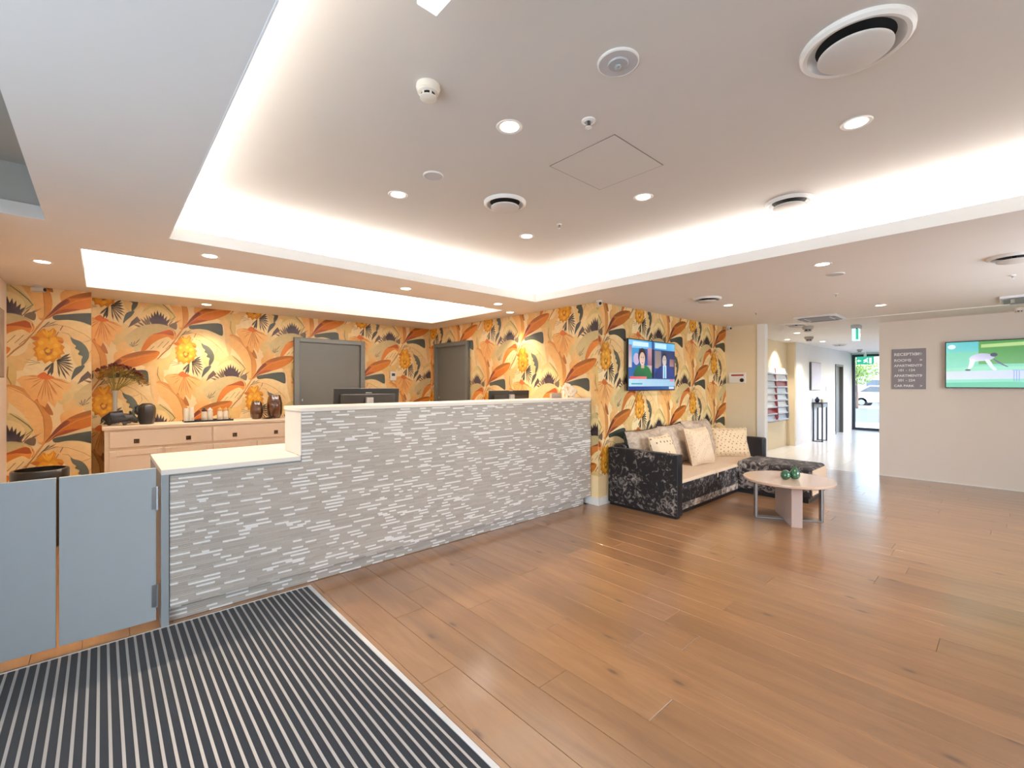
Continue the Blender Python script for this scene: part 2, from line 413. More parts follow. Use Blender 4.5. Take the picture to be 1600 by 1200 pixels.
def recess(name, t, e, lip=0.08, m=None):
    x0, x1, y0, y1 = t[0]-e, t[1]+e, t[2]-e, t[3]+e; z0 = H+lip; mb = MB()
    mb.box((x0-0.03,y0-0.03,HR),(x1+0.03,y1+0.03,HR+0.06))
    mb.box((x0-0.03,y0,z0),(x0,y1,HR)).box((x1,y0,z0),(x1+0.03,y1,HR)).box((x0,y0-0.03,z0),(x1,y0,HR)).box((x0,y1,z0),(x1,y1+0.03,HR))
    return mb.build(name, m or CEIL, kind='structure')
recess('ceiling_recess', T1, 0.18, m=m_white('recess_paint_darkened', 'D6D2CD')); recess('ceiling_recess', T2, 0.14)  # first recess: ceiling colour darkened so the cove lips look brighter lit
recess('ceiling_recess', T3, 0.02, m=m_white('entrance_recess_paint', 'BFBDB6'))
LIPM = m_white('cove_lip_paint_lit', 'F8F7F4')  # whiter than the ceiling: light on the lips put into the colour
for t in (T1, T2):
    for a, b in (((t[0],t[2]),(t[0]+.006,t[3])),((t[1]-.006,t[2]),(t[1],t[3])),((t[0]+.006,t[2]),(t[1]-.006,t[2]+.006)),((t[0]+.006,t[3]-.006),(t[1]-.006,t[3]))):
        MB().box((a[0],a[1],H-.001),(b[0],b[1],H+.082)).build('cove_lip', LIPM, ce)
MB().box((-1.8,-1.8,HR+0.1),(9.4,7.2,HR+0.16)).build('ceiling_roof', CEIL, kind='structure')
LED = emis('led_tape', 'FFF3DC', 3.0)
for t, e in ((T1, 0.09), (T2, 0.09)):
    for q in (((t[0],t[2]-e-.01),(t[1],t[2]-e+.01)),((t[0],t[3]+e-.01),(t[1],t[3]+e+.01)),((t[0]-e-.01,t[2]),(t[0]-e+.01,t[3])),((t[1]+e-.01,t[2]),(t[1]+e+.01,t[3]))):
        MB().box((q[0][0],q[0][1],H+0.08),(q[1][0],q[1][1],H+0.09)).build('led_strip', LED, ce)
# access hatch in the raised ceiling: a thin lid with a shadow gap around it
GAPM = plain('shadow_gap', '8C857E', 0.9)
hx0, hx1, hy0, hy1 = 1.96, 2.447, 1.37, 1.83
hz = HR
ah = thing('access_hatch', ((hx0+hx1)/2, (hy0+hy1)/2, hz), 'flush square access hatch outlined in the raised ceiling', 'hatch')
g = 0.005
MB().box((hx0,hy0,hz-0.002),(hx1,hy0+g,hz)).box((hx0,hy1-g,hz-0.002),(hx1,hy1,hz)).box((hx0,hy0,hz-0.002),(hx0+g,hy1,hz)).box((hx1-g,hy0,hz-0.002),(hx1,hy1,hz)).build('shadow_gap', GAPM, ah)
MB().box((hx0+g,hy0+g,hz-0.003),(hx1-g,hy1-g,hz)).build('lid', m_white('recess_paint_darkened'), ah)
# white slot trim across the ceiling in front of the right wall
sg = MB().box((8.235,-0.02,H-0.012),(8.275,2.6,H)).build('linear_slot_trim', TRIMW, bev=0.003); tag(sg, 'long thin white strip across the low ceiling before the right wall', 'ceiling strip')

# ------------------------------------------------------------------ wallpaper: printed leaves on the four papered walls
MOTIF = [
('P','E6CB92',[(.135,.213),(.227,.248),(.332,.2),(.416,.093),(.44,-.019),(.368,-.107),(.297,-.18),(.227,-.223),(.18,-.142),(.157,-.005),(.123,.103)],1,'F3E2B4'),
('P','DDBB7C',[(.273,-.724),(.344,-.698),(.44,-.729),(.539,-.761),(.614,-.705),(.64,-.619),(.691,-.708),(.665,-.852),(.564,-.905),(.416,-.884),(.309,-.823)],1,'EBCB92'),
('P','D8C48A',[(.821,.221),(.901,.271),(.983,.248),(1.066,.162),(1.024,.069),(.942,.005),(.861,.016),(.821,.103)],1,'E9D6A4'),
('P','E2BE80',[(.875,.001),(.956,.065),(1.066,.087),(1.15,.045),(1.122,-.033),(1.01,-.052),(.915,-.086)],1,'EED3A0'),
('P','CDB577',[(1.207,-.106),(1.294,-.165),(1.324,-.32),(1.294,-.507),(1.251,-.414),(1.222,-.26)],1,'E0C88C'),
('P','E9CF98',[(-.13,.432),(-.032,.483),(.045,.464),(.089,.387),(.045,.301),(-.043,.28),(-.108,.328)],1,'F4E4BA'),
('P','F6E6BE',[(-.172,-.26),(-.13,-.166),(-.065,-.097),(.023,-.08),(.123,-.103),(.186,-.197),(.192,-.307),(.135,-.418),(.023,-.472),(-.097,-.458),(-.162,-.379)],1,None),
('P','E8C48C',[(.73,-.474),(.808,-.393),(.915,-.378),(1.024,-.415),(1.122,-.491),(1.193,-.599),(1.222,-.723),(1.207,-.83),(1.122,-.781),(1.024,-.717),(.915,-.624),(.808,-.548)],1,'F3DDAE'),
('S','B88A50',[(.782,-.416),(.915,-.438),(1.038,-.506),(1.122,-.582),(1.179,-.66)],5,None,None),
('P','EBC08A',[(.434,.392),(.465,.402),(.48,.296),(.496,.198),(.489,.097),(.459,.167),(.443,.279)],1,None),
('S','8A6A3C',[(.496,.398),(.489,.297),(.52,.214)],9,None,None),
('P','D69C55',[(.477,.203),(.539,.215),(.633,.157),(.71,.067),(.769,-.048),(.802,-.179),(.788,-.298),(.743,-.386),(.704,-.372),(.672,-.256),(.627,-.126),(.564,-.028),(.508,.056)],1,'C98A44'),
('P','EDC182',[(.477,.196),(.551,.173),(.627,.106),(.691,.007),(.736,-.122),(.743,-.254),(.736,-.357),(.697,-.357),(.672,-.256),(.614,-.105),(.539,.0),(.489,.069)],1,None),
('P','A5662C',[(.64,.15),(.73,.083),(.782,-.003),(.808,-.09),(.769,-.077),(.717,.023),(.665,.093)],1,None),
('S','C08E50',[(.539,.151),(.614,.206)],3,None,None),
('S','C08E50',[(.614,.09),(.704,.125)],3,None,None),
('S','C08E50',[(.672,.006),(.769,.026)],3,None,None),
('S','C08E50',[(.717,-.094),(.802,-.12)],3,None,None),
('S','C08E50',[(.602,-.012),(.539,.021)],3,None,None),
('S','C08E50',[(.659,-.125),(.602,-.105)],3,None,None),
('S','C08E50',[(.691,-.241),(.659,-.227)],3,None,None),
('S','8E5A26',[(.489,.197),(.602,.126),(.691,.022),(.736,-.108),(.745,-.24),(.743,-.35)],4,None,None),
('P','E8B06C',[(-.016,-.324),(-.097,-.312),(-.183,-.326),(-.219,-.366),(-.172,-.445),(-.13,-.525),(-.103,-.578),(-.076,-.552),(-.06,-.606),(-.021,-.647),(.0,-.58),(.05,-.649),(.067,-.567),(.106,-.582),(.101,-.5),(.157,-.472),(.169,-.431),(.186,-.411),(.112,-.356),(.045,-.33)],0,'F0C98C'),
('F','C4803C',(-.016,-.331),[(-.172,-.366),(-.13,-.458),(-.081,-.565),(-.021,-.539),(.039,-.594),(.078,-.54),(.123,-.472),(.169,-.406),(-.151,-.326),(-.114,-.392),(-.049,-.579),(.012,-.594),(.061,-.527),(.135,-.376)],9,None),
('P','CC6A28',[(-.076,-.325),(-.032,-.284),(.0,-.31),(.045,-.336),(.012,-.357),(-.043,-.354)],1,None),
('F','3C382F',(.061,-.166),[(.163,-.087),(.171,-.121),(.178,-.156),(.186,-.2)],20,None),
('F','5A4A36',(.067,-.173),[(.192,-.241),(.186,-.28),(.163,-.328),(.135,-.36),(.084,-.336)],15,None),
('F','3C382F',(.039,-.181),[(.023,-.323),(-.005,-.324),(-.032,-.277)],20,None),
('F','8C7A54',(-.054,-.19),[(-.162,-.154),(-.172,-.187),(-.151,-.22)],6,None),
('P','DCCB93',[(.368,-.163),(.44,-.083),(.514,-.059),(.589,-.113),(.652,-.198),(.668,-.249),(.614,-.315),(.539,-.33),(.44,-.317),(.344,-.262)],1,None),
('S','6E5F3A',[(.508,-.066),(.576,-.128),(.633,-.191),(.663,-.241),(.614,-.289)],9,None,None),
('P','EEDDAA',[(.332,-.249),(.392,-.177),(.465,-.132),(.539,-.144),(.602,-.214),(.589,-.315),(.44,-.331)],1,None),
('P','434A46',[(.163,.085),(.192,.066),(.244,.041),(.285,-.013),(.306,-.081),(.297,-.145),(.252,-.212),(.247,-.153),(.256,-.111),(.221,-.092),(.232,-.057),(.198,-.031),(.206,-.005),(.18,.024)],1,'5A615A'),
('S','7A6A4A',[(.101,.129),(.146,.118),(.175,.078)],5,None,None),
('S','8E7D5C',[(.244,.034),(.297,.051),(.332,.074)],4,None,None),
('S','8E7D5C',[(.303,-.082),(.344,-.01),(.332,.074)],4,None,None),
('P','464B46',[(.192,-.252),(.232,-.216),(.273,-.208),(.25,-.264),(.203,-.321),(.169,-.362)],1,None),
('P','53433F',[(.215,-.41),(.244,-.334),(.297,-.266),(.332,-.319),(.285,-.354)],0,None),
('F','6D5C4C',(.44,-.431),[(.256,-.362),(.285,-.319),(.326,-.284),(.356,-.262),(.38,-.234)],22,None),
('F','3A2A33',(.496,-.445),[(.404,-.247),(.428,-.211),(.459,-.186),(.489,-.171),(.524,-.187),(.551,-.208),(.583,-.236),(.604,-.272)],34,None),
('P','3A2A33',[(.44,-.353),(.465,-.274),(.539,-.273),(.589,-.33),(.564,-.387),(.465,-.388)],1,None),
('F','5E4A44',(.551,-.416),[(.621,-.242),(.659,-.256),(.697,-.277),(.73,-.262)],9,None),
('P','6B5B49',[(.602,-.351),(.646,-.314),(.684,-.328),(.675,-.394),(.633,-.38)],1,None),
('P','D6C79A',[(.186,-.542),(.232,-.466),(.297,-.403),(.392,-.357),(.514,-.339),(.614,-.37),(.668,-.43),(.659,-.518),(.602,-.474),(.514,-.459),(.434,-.516),(.374,-.586),(.332,-.697),(.25,-.667)],1,'C3B78C'),
('P','EFD9A8',[(.344,-.698),(.404,-.586),(.489,-.502),(.602,-.459),(.64,-.518),(.614,-.604),(.539,-.675),(.44,-.722)],1,None),
('P','C26C1E',[(.33,-.704),(.356,-.6),(.416,-.495),(.502,-.445),(.602,-.399),(.659,-.423),(.675,-.474),(.642,-.525),(.589,-.491),(.502,-.534),(.44,-.587),(.386,-.657)],1,'D98E40'),
('P','9E4A14',[(.44,-.473),(.539,-.431),(.614,-.404),(.665,-.438),(.64,-.474),(.551,-.459)],1,None),
('S','E9C186',[(.602,-.387),(.646,-.416),(.663,-.474),(.642,-.532)],9,None,None),
('S','5E4C40',[(.489,-.631),(.545,-.553)],8,None,None),
('S','5E4C40',[(.539,-.632),(.602,-.546)],8,None,None),
('S','5E4C40',[(.422,-.657),(.459,-.616)],8,None,None),
('S','5E4C40',[(.57,-.647),(.614,-.59)],8,None,None),
('F','5A4A44',(.256,-.633),[(.244,-.57),(.279,-.559),(.332,-.522),(.314,-.599),(.227,-.597)],8,None),
('P','DDA55E',[(.089,-.731),(.146,-.678),(.215,-.659),(.273,-.64),(.25,-.695),(.192,-.735),(.135,-.788),(.101,-.827)],1,'EFC98E'),
('P','474C41',[(.808,-.334),(.901,-.311),(1.024,-.286),(1.15,-.28),(1.173,-.353),(1.167,-.437),(1.094,-.411),(1.01,-.377),(.915,-.367),(.821,-.378)],1,'383C38'),
('P','E8C692',[(1.129,-.254),(1.193,-.23),(1.236,-.244),(1.243,-.414),(1.272,-.569),(1.251,-.708),(1.207,-.568),(1.19,-.414),(1.179,-.307)],1,None),
('P','B05C14',[(.743,-.379),(.782,-.312),(.835,-.223),(.901,-.146),(.983,-.091),(1.08,-.057),(1.193,-.037),(1.28,-.049),(1.258,-.112),(1.193,-.168),(1.094,-.224),(.997,-.257),(.915,-.284),(.835,-.312),(.782,-.36)],1,'C97A20'),
('P','6E2A10',[(.743,-.379),(.782,-.312),(.835,-.223),(.901,-.154),(.928,-.176),(.875,-.237),(.835,-.297),(.782,-.349)],1,None),
('P','8E3E14',[(.808,-.327),(.875,-.266),(.942,-.25),(1.01,-.249),(.928,-.283),(.848,-.311)],1,None),
('S','C98436',[(.875,-.237),(.956,-.115)],3,None,None),
('S','C98436',[(.956,-.182),(1.052,-.081)],3,None,None),
('S','C98436',[(1.066,-.134),(1.15,-.062)],3,None,None),
('S','C98436',[(.915,-.213),(1.01,-.249)],3,None,None),
('S','C98436',[(1.024,-.15),(1.108,-.209)],3,None,None),
('S','C98436',[(1.136,-.108),(1.193,-.153)],3,None,None),
('S','DCA058',[(.73,-.401),(.795,-.327),(.875,-.237),(.983,-.159),(1.122,-.109),(1.251,-.081)],5,None,None),
('P','8E5514',[(.915,-.139),(1.01,-.083),(1.136,-.047),(1.265,-.048),(1.136,-.086),(1.01,-.128)],1,None),
('S','C98A44',[(.743,-.379),(.697,-.46),(.665,-.525)],16,None,None),
('S','A8763E',[(.672,-.511),(.633,-.576),(.602,-.633),(.539,-.703),(.489,-.773)],13,None,None),
('S','6B5840',[(.782,-.401),(.73,-.46),(.691,-.518)],7,None,None),
('F','4F4A42',(.73,-.46),[(.782,-.393),(.835,-.386),(.848,-.415)],7,None),
('S','5E2F24',[(.054,.087),(.078,.134)],9,None,None),
('S','5E2F24',[(.087,.148),(.108,.2)],11,None,None),
('P','C98616',[(-.13,.06),(-.097,.082),(-.065,.131),(-.032,.16),(.006,.136),(.039,.172),(.061,.139),(.05,.091),(.101,.074),(.118,.041),(.084,.018),(.123,-.021),(.106,-.056),(.123,-.089),(.092,-.104),(.095,-.145),(.061,-.149),(.039,-.19),(.012,-.168),(-.021,-.199),(-.043,-.163),(-.076,-.177),(-.078,-.137),(-.103,-.118),(-.087,-.084),(-.108,-.052),(-.087,-.024),(-.114,.008),(-.081,.03)],0,None),
('P','E0A32A',[(-.076,.023),(-.043,.065),(.0,.054),(.045,.077),(.073,.045),(.095,.005),(.084,-.036),(.101,-.076),(.073,-.105),(.061,-.132),(.023,-.147),(-.011,-.169),(-.038,-.143),(-.065,-.144),(-.074,-.097),(-.087,-.058),(-.067,-.023)],0,None),
('P','A05E10',[(-.032,-.055),(-.011,-.027),(.012,-.053),(.039,-.038),(.028,-.093),(.0,-.121),(-.021,-.095)],0,None),
('P','EEBE4C',[(-.068,.01),(-.049,.033),(-.029,.012),(-.049,-.01)],1,None),
('P','EEBE4C',[(-.003,.02),(.017,.043),(.037,.023),(.017,.0)],1,None),
('P','EEBE4C',[(.036,-.011),(.056,.011),(.076,-.009),(.056,-.032)],1,None),
('P','EEBE4C',[(-.063,-.083),(-.043,-.061),(-.024,-.082),(-.043,-.104)],1,None),
('P','EEBE4C',[(.03,-.093),(.05,-.07),(.07,-.091),(.05,-.114)],1,None),
('P','EEBE4C',[(-.014,-.135),(.006,-.113),(.026,-.134),(.006,-.156)],1,None),
('P','EEBE4C',[(-.019,-.068),(.0,-.046),(.02,-.066),(.0,-.089)],1,None),
('F','F0B83C',(.006,.055),[(-.043,.146),(-.016,.161),(.012,.136),(.039,.165)],16,None),
('P','B0661E',[(-.114,.061),(-.076,.077),(-.06,.051),(-.092,.036)],1,None),
('P','A85C1E',[(.067,.045),(.112,.036),(.098,.012)],1,None),
]
def wallpaper(wallobj, pos, width, z0, z1, s0, fz, dx=0.77, dz=1.26):
    P = Print(pos, (0, width, z0, z1)); P.k = 0
    i0 = int(math.floor((-1.7-s0)/dx)); i1 = int(math.ceil((width+0.6-s0)/dx))
    for i in range(i0, i1+1):
        for j in range(-3, 3):
            cx = s0+i*dx; cz = fz+j*dz-(dz/2 if i % 2 else 0)
            if cz-0.95 > z1 or cz+0.5 < z0: continue
            sub = (i % 3)*0.33
            for k, (t, c, a, b, w) in enumerate(q[:5] for q in MOTIF):
                kk = k+sub
                if t == 'P': P.poly([(cx+x, cz+y) for x, y in a], c, w, 3 if b else 0, kk)
                elif t == 'F':
                    for tip in b:
                        vx, vz = tip[0]-a[0], tip[1]-a[1]; L = math.hypot(vx, vz) or 1; nx, nz = -vz/L, vx/L; h = w/1900.0
                        q = [(a[0]+nx*h*.25, a[1]+nz*h*.25), (a[0]-nx*h*.25, a[1]-nz*h*.25), (a[0]+.7*vx-nx*h, a[1]+.7*vz-nz*h), tip, (a[0]+.7*vx+nx*h, a[1]+.7*vz+nz*h)]
                        P.poly([(cx+x, cz+y) for x, y in q], c, None, 0, kk)
                else:
                    h = b/1800.0; lft = []; rgt = []
                    for m in range(len(a)):
                        p, q = a[max(0, m-1)], a[min(len(a)-1, m+1)]; L = math.hypot(q[0]-p[0], q[1]-p[1]) or 1
                        nx, nz = -(q[1]-p[1])/L, (q[0]-p[0])/L; hh = h*(0.55 if m in (0, len(a)-1) else 1)
                        lft.append((a[m][0]+nx*hh, a[m][1]+nz*hh)); rgt.append((a[m][0]-nx*hh, a[m][1]-nz*hh))
                    P.poly([(cx+x, cz+y) for x, y in lft+rgt[::-1]], c, None, 0, kk)
    return P.mb.build('wallpaper_print', painted('wallpaper_ink', 0.6, var=0.16, scale=22, tint=(.97,.89,.77)), wallobj, sharp=0, stuff=True)
EPS = 0.00006
wallpaper(w_back, lambda s, z, k: (-0.083+s, 7.0095-k*EPS, z), 4.468, 0.35, H, 0.868, 1.895)
wallpaper(w_pil, lambda s, z, k: (-0.69+s, 6.5995-k*EPS, z), 0.607, 0.35, H, 0.284, 1.855)
wallpaper(w_side, lambda s, z, k: (4.3845-k*EPS, 7.01-s, z), 3.71, 0.35, H, 2.407, 1.80)
wallpaper(w_tv, lambda s, z, k: (4.385+s, 3.2995-k*EPS, z), 3.595, 0.35, H, 0.142, 1.80, 0.745)
# ------------------------------------------------------------------ grey doors on the papered walls
def door(name, pos, w, h, label_handle):
    """pos(s, d, z): s along the wall, d out of the wall"""
    t = thing(name, pos(w/2, 0, 0), kind='structure')
    def bx(mb, s0, s1, d0, d1, z0, z1):
        a = pos(s0, d0, z0); b = pos(s1, d1, z1); return mb.box(tuple(map(min, a, b)), tuple(map(max, a, b)))
    fr = MB(); bx(fr, 0, .07, 0, .05, 0, h); bx(fr, w-.07, w, 0, .05, 0, h); bx(fr, .07, w-.07, 0, .05, h-.065, h)
    fr.build('door_frame', GREYD2, t, bev=0.004)
    bx(MB(), .07, w-.07, .008, .014, 0.01, h-.065).build('door_leaf', GREYD, t)
    hd = MB(); bx(hd, .10, .13, .014, .03, .98, 1.1); bx(hd, .10, .20, .045, .06, 1.045, 1.06); bx(hd, .105, .125, .03, .05, 1.04, 1.065)
    hd.build('handle', CHROME, t, bev=0.003)
    bx(MB(), .115, .125, .012, .02, 1.2, 1.23).build('lock', CHROME, t)
    return t
door('door_1', lambda s, d, z: (2.062+s, 7.0-d, z), 1.065, 2.13, '')
door('door_2', lambda s, d, z: (4.378-d, 6.82-s, z), 0.995, 2.15, '')
d3 = thing('door_3', (16.0,3.4,0), kind='structure')
MB().box((15.62,3.36,0),(15.68,3.5,2.02)).box((16.44,3.36,0),(16.5,3.5,2.02)).box((15.68,3.36,1.96),(16.44,3.5,2.02)).build('door_frame', GREYD, d3)
MB().box((15.68,3.45,0.01),(16.44,3.49,1.96)).build('door_leaf', plain('mid_grey_paint', '8E908C', 0.5), d3)
MB().box((15.74,3.40,0.98),(15.86,3.42,1.01)).box((15.74,3.41,0.96),(15.77,3.46,1.06)).build('handle', CHROME, d3)

# ------------------------------------------------------------------ entrance mat
RUB = plain('charcoal_carpet', '202227', 0.95, var=0.25, scale=60, bump=0.4, sheen=0.1)
ALU = plain('matt_aluminium', 'B9B6B4', 0.45, 0.55, var=0.05)
mat_ = thing('entrance_mat', (-0.2, 1.0, 0), 'large charcoal entrance mat with aluminium rails set into the floor by the gate', 'mat')
y0m, y1m = -1.55, 3.392
MB().box((-1.6,y0m,-0.019),(1.115,y1m,-0.012)).build('mat_tray', BLACK, mat_)
fr = MB().box((1.089,y0m,-0.012),(1.114,y1m,0.003)).box((-1.6,y1m-0.012,-0.012),(1.089,y1m,0.003)).build('mat_frame', plain('pale_aluminium', 'D8D6D4', 0.4, 0.3), mat_, bev=0.001)
pitch = 0.0381
xx = 1.087
while xx-pitch > -1.58:
    MB().box((xx-0.0265, y0m, -0.012), (xx, y1m-0.013, 0.0015)).build('carpet_strip', RUB, mat_)
    MB().box((xx-0.0378, y0m, -0.012), (xx-0.0268, y1m-0.013, 0.001)).build('rail', ALU, mat_)
    xx -= pitch

# ------------------------------------------------------------------ reception counter
CT = plain('white_laminate', 'E4DCD2', 0.35, var=0.02)
GL = plain('grey_laminate', '93999C', 0.45, var=0.03)
ct = thing('reception_counter', (2.3, 3.6, 0), 'long two-tier reception counter faced in grey and white strip mosaic', 'counter')
FY0 = 3.40
MB().box((0.30,FY0+.012,.10),(1.056,3.47,.905)).box((1.056,FY0+.012,.10),(4.37,3.47,1.25)).build('front_panel', GL, ct)
MB().box((0.262,FY0-.004,0),(0.30,4.2,.905)).build('end_panel', GL, ct, bev=0.003)
MB().prism([(.262,FY0-.006),(1.0505,FY0-.006),(1.0505,3.776),(4.37,3.776),(4.37,4.22),(.262,4.22)], lambda q: (q[0],q[1],.905), lambda q: (q[0],q[1],.937)).build('lower_worktop', CT, ct, bev=0.003)
MB().box((1.051,FY0+.0005,.937),(1.0565,3.775,1.25)).build('upper_end_panel', CT, ct, bev=0.002)
MB().box((1.045,FY0-.008,1.25),(4.37,3.78,1.281)).build('upper_top', CT, ct, bev=0.004)
MB().box((1.057,3.74,.937),(4.37,3.775,1.25)).build('upper_back_panel', CT, ct)
MB().box((0.30,3.455,0),(4.30,3.47,.10)).build('plinth', GL, ct)
MB().box((1.9,4.16,0),(4.37,4.2,.905)).build('back_panel', GL, ct)
gm = [plain('mosaic_%s' % n, c, 0.35, var=0.04, scale=20) for n, c in (('white', 'ECE9E5'), ('grey', 'B8AFA5'), ('grey_b', 'B1A89E'), ('grey_c', 'BEB6AC'))]
tiles = []
rp = 0.0122; row_no = [0]
def rowtiles(z, xa, xb, yf):
    x = xa; lastw = False; row_no[0] += 1; even = row_no[0] % 2 == 0
    while x < xb-0.004:
        L = random.choice((.04, .06, .075, .09, .1, .13, .17)); L = min(L, xb-x)
        wgt = (0.62 if even else 0.03) if not lastw else 0.06
        white = random.random() < wgt
        if not white: L = min(L*random.choice((1, 1.6)), xb-x)
        tiles.append((x, min(x+L, xb), z, yf, 0 if white else random.choice((1, 1, 2, 3)))); lastw = white; x += L
z = 0.10
while z < 1.247:
    rowtiles(z, 0.304, 4.37, FY0) if z+rp < .905 else (rowtiles(z, 1.058, 4.37, FY0) if z > .88 else None)
    z += rp
z = 0.002
while z+rp < .10: rowtiles(z, 0.304, 4.28, 3.445); z += rp
fx = [t for t in tiles]
fx.sort(key=lambda t: (t[0]-0.2)**2*(1.0) + (0 if t[3] < 3.42 else .3) + (0.0 if t[4] == 0 else 0.9))
stuff_mb = {i: MB() for i in range(4)}
def tile_box(mb, t):
    x0, x1, z, yf, k = t; pr = 0.0 + (0.001 if k else -0.0015) + random.uniform(0, .001); yb = yf+.012
    return mb.add([(x0+.0006,yb,z+.0007),(x1-.0006,yb,z+.0007),(x1-.0006,yb,z+rp-.0007),(x0+.0006,yb,z+rp-.0007),
                   (x0+.0006,yf+pr,z+.0007),(x1-.0006,yf+pr,z+.0007),(x1-.0006,yf+pr,z+rp-.0007),(x0+.0006,yf+pr,z+rp-.0007)],
                  [(4,5,6,7),(0,1,5,4),(1,2,6,5),(2,3,7,6),(3,0,4,7)])
for i, t in enumerate(fx):
    if i < 300: tile_box(MB(), t).build('mosaic_tile', gm[t[4]], ct)
    else: tile_box(stuff_mb[t[4]], t)
for i in range(4): stuff_mb[i].build('mosaic_tiles', gm[i], ct, stuff=True)

# ------------------------------------------------------------------ gate leaves beside the counter
GATE = plain('gate_grey', 'A3A9AC', 0.5, var=0.03)
def gate(x0, x1, label, hinge):
    t = thing('counter_gate', ((x0+x1)/2, 3.43, 0), label, 'gate')
    MB().box((x0,3.418,.044),(x1,3.45,.944)).build('panel', GATE, t, bev=0.002)
    MB().box((x0,3.417,.938),(x1,3.451,.947)).build('top_edge', GATE, t)
    if hinge:
        for z0 in (.705, .125):
            h = MB().lathe([(.006,0),(.006,.13)], (x1+.006,3.412,z0), 12).box((x1-.02,3.414,z0),(x1+.006,3.4175,z0+.13)).build('hinge', CHROME, t)
            for zz in (z0-.004, z0+.13): MB().lathe([(.0075,0),(.0075,.006)], (x1+.006,3.412,zz), 12).build('cap', CHROME, h)
    return t
gate(-0.169, 0.24, 'grey counter gate leaf hinged to the end of the counter', True)
gate(-0.69, -0.181, 'grey counter gate leaf farther from the counter, at the left edge', False)

# ------------------------------------------------------------------ sideboard behind the counter
CRM = plain('cream_lacquer', 'F3E2CC', 0.5, var=0.03, scale=6)
sb = thing('sideboard', (1.0, 6.78, 0), 'long cream sideboard with small square ring pulls against the papered wall', 'sideboard')
MB().box((0.02,6.565,0.06),(1.98,6.995,.945)).build('carcass', CRM, sb, bev=0.004)
MB().box((0.0,6.54,.945),(2.0,7.0,.985)).build('top', CRM, sb, bev=0.008, seg=3)
for x in (0.05, 1.91):
    for y in (6.6, 6.9): MB().box((x-.03,y,0),(x+.04,y+.06,.06)).build('foot', CRM, sb)
for (a, b) in ((.06, .99), (1.01, 1.94)):
    d = MB().box((a,6.545,.75),(b,6.566,.925)).build('drawer', CRM, sb, bev=0.003)
    c = (a+b)/2
    for kx in (c-.237, c+.237):
        k = MB().box((kx-.024,6.54,.79),(kx+.024,6.546,.838)).build('pull_plate', plain('dark_brass', '5A4228', 0.4, 0.8), d, bev=0.002)
        d_ = MB().tube([(kx-.014,6.535,.822),(kx-.014,6.53,.803),(kx,6.529,.797),(kx+.014,6.53,.803),(kx+.014,6.535,.822)], .004, 6).build('ring_pull', plain('dark_brass', '5A4228', 0.4, 0.8), d)
for (a, b) in ((.06, .52), (.54, .99), (1.01, 1.47), (1.49, 1.94)):
    dr = MB().box((a,6.547,.09),(b,6.566,.715)).build('door_panel', CRM, sb, bev=0.003)
    MB().box((a+.0,6.541,.09),(a+.055,6.548,.715)).box((b-.055,6.541,.09),(b,6.548,.715)).box((a+.055,6.541,.66),(b-.055,6.548,.715)).box((a+.055,6.541,.09),(b-.055,6.548,.145)).build('door_frame', CRM, dr, bev=0.002)

ZS = .985
DARK = plain('dark_stained_carving', '241F1E', 0.4, var=0.2, scale=20)
def skin(name, nodes, edges, m, parent, sub=2):
    me = D.meshes.new(name); o0 = wloc(parent) if parent else Vector((0,0,0))
    me.from_pydata([tuple(Vector(n[0])-o0) for n in nodes], edges, []); o = D.objects.new(name, me); COL.objects.link(o); o.parent = parent
    o.modifiers.new('skin', 'SKIN'); sv = me.skin_vertices[0].data
    for i, n in enumerate(nodes): sv[i].radius = (n[1], n[1]) if not isinstance(n[1], tuple) else n[1]
    sv[0].use_root = True
    s = o.modifiers.new('smooth', 'SUBSURF'); s.levels = sub; s.render_levels = sub
    me.materials.append(m)
    dg = bpy.context.evaluated_depsgraph_get(); me2 = D.meshes.new_from_object(o.evaluated_get(dg)); o.modifiers.clear(); o.data = me2
    me2.polygons.foreach_set('use_smooth', [True]*len(me2.polygons)); D.meshes.remove(me); me2.name = name
    return o
# dark carved rhinoceros, head lowered towards the counter side
rh = thing('rhinoceros_figurine', (0.15, 6.72, ZS), 'dark carved rhinoceros figurine with lowered head at the sideboard end', 'figurine')
def R(x, z, y=0): return (0.01+x*0.92, 6.72+y, ZS-0.012+z)
nd = [(R(.13,.105), (.062,.066)), (R(.06,.10), (.06,.058)), (R(.20,.125), (.066,.066)), (R(.255,.095), (.045,.05)), (R(.30,.06), (.035,.034)), (R(.325,.045), (.022,.024)),
      (R(.055,.05,.035), .026), (R(.055,.014,.035), .021), (R(.055,.05,-.035), .026), (R(.055,.014,-.035), .021),
      (R(.2,.055,.035), .026), (R(.2,.014,.035), .02), (R(.2,.055,-.035), .026), (R(.2,.014,-.035), .02), (R(-.005,.10), .012), (R(-.015,.06), .007)]
skin('body', nd, [(0,1),(0,2),(2,3),(3,4),(4,5),(1,6),(6,7),(1,8),(8,9),(2,10),(10,11),(2,12),(12,13),(1,14),(14,15)], DARK, rh)
for y in (-.03, .03): MB().ball(R(.25,.152,y), (.012,.008,.02), 10, 8).build('ear', DARK, rh)
MB().lathe([(.013,0),(.008,.03),(.001,.055)], R(.325,.065), 12).build('horn', DARK, rh); MB().lathe([(.009,0),(.001,.022)], R(.297,.085), 12).build('horn', DARK, rh)
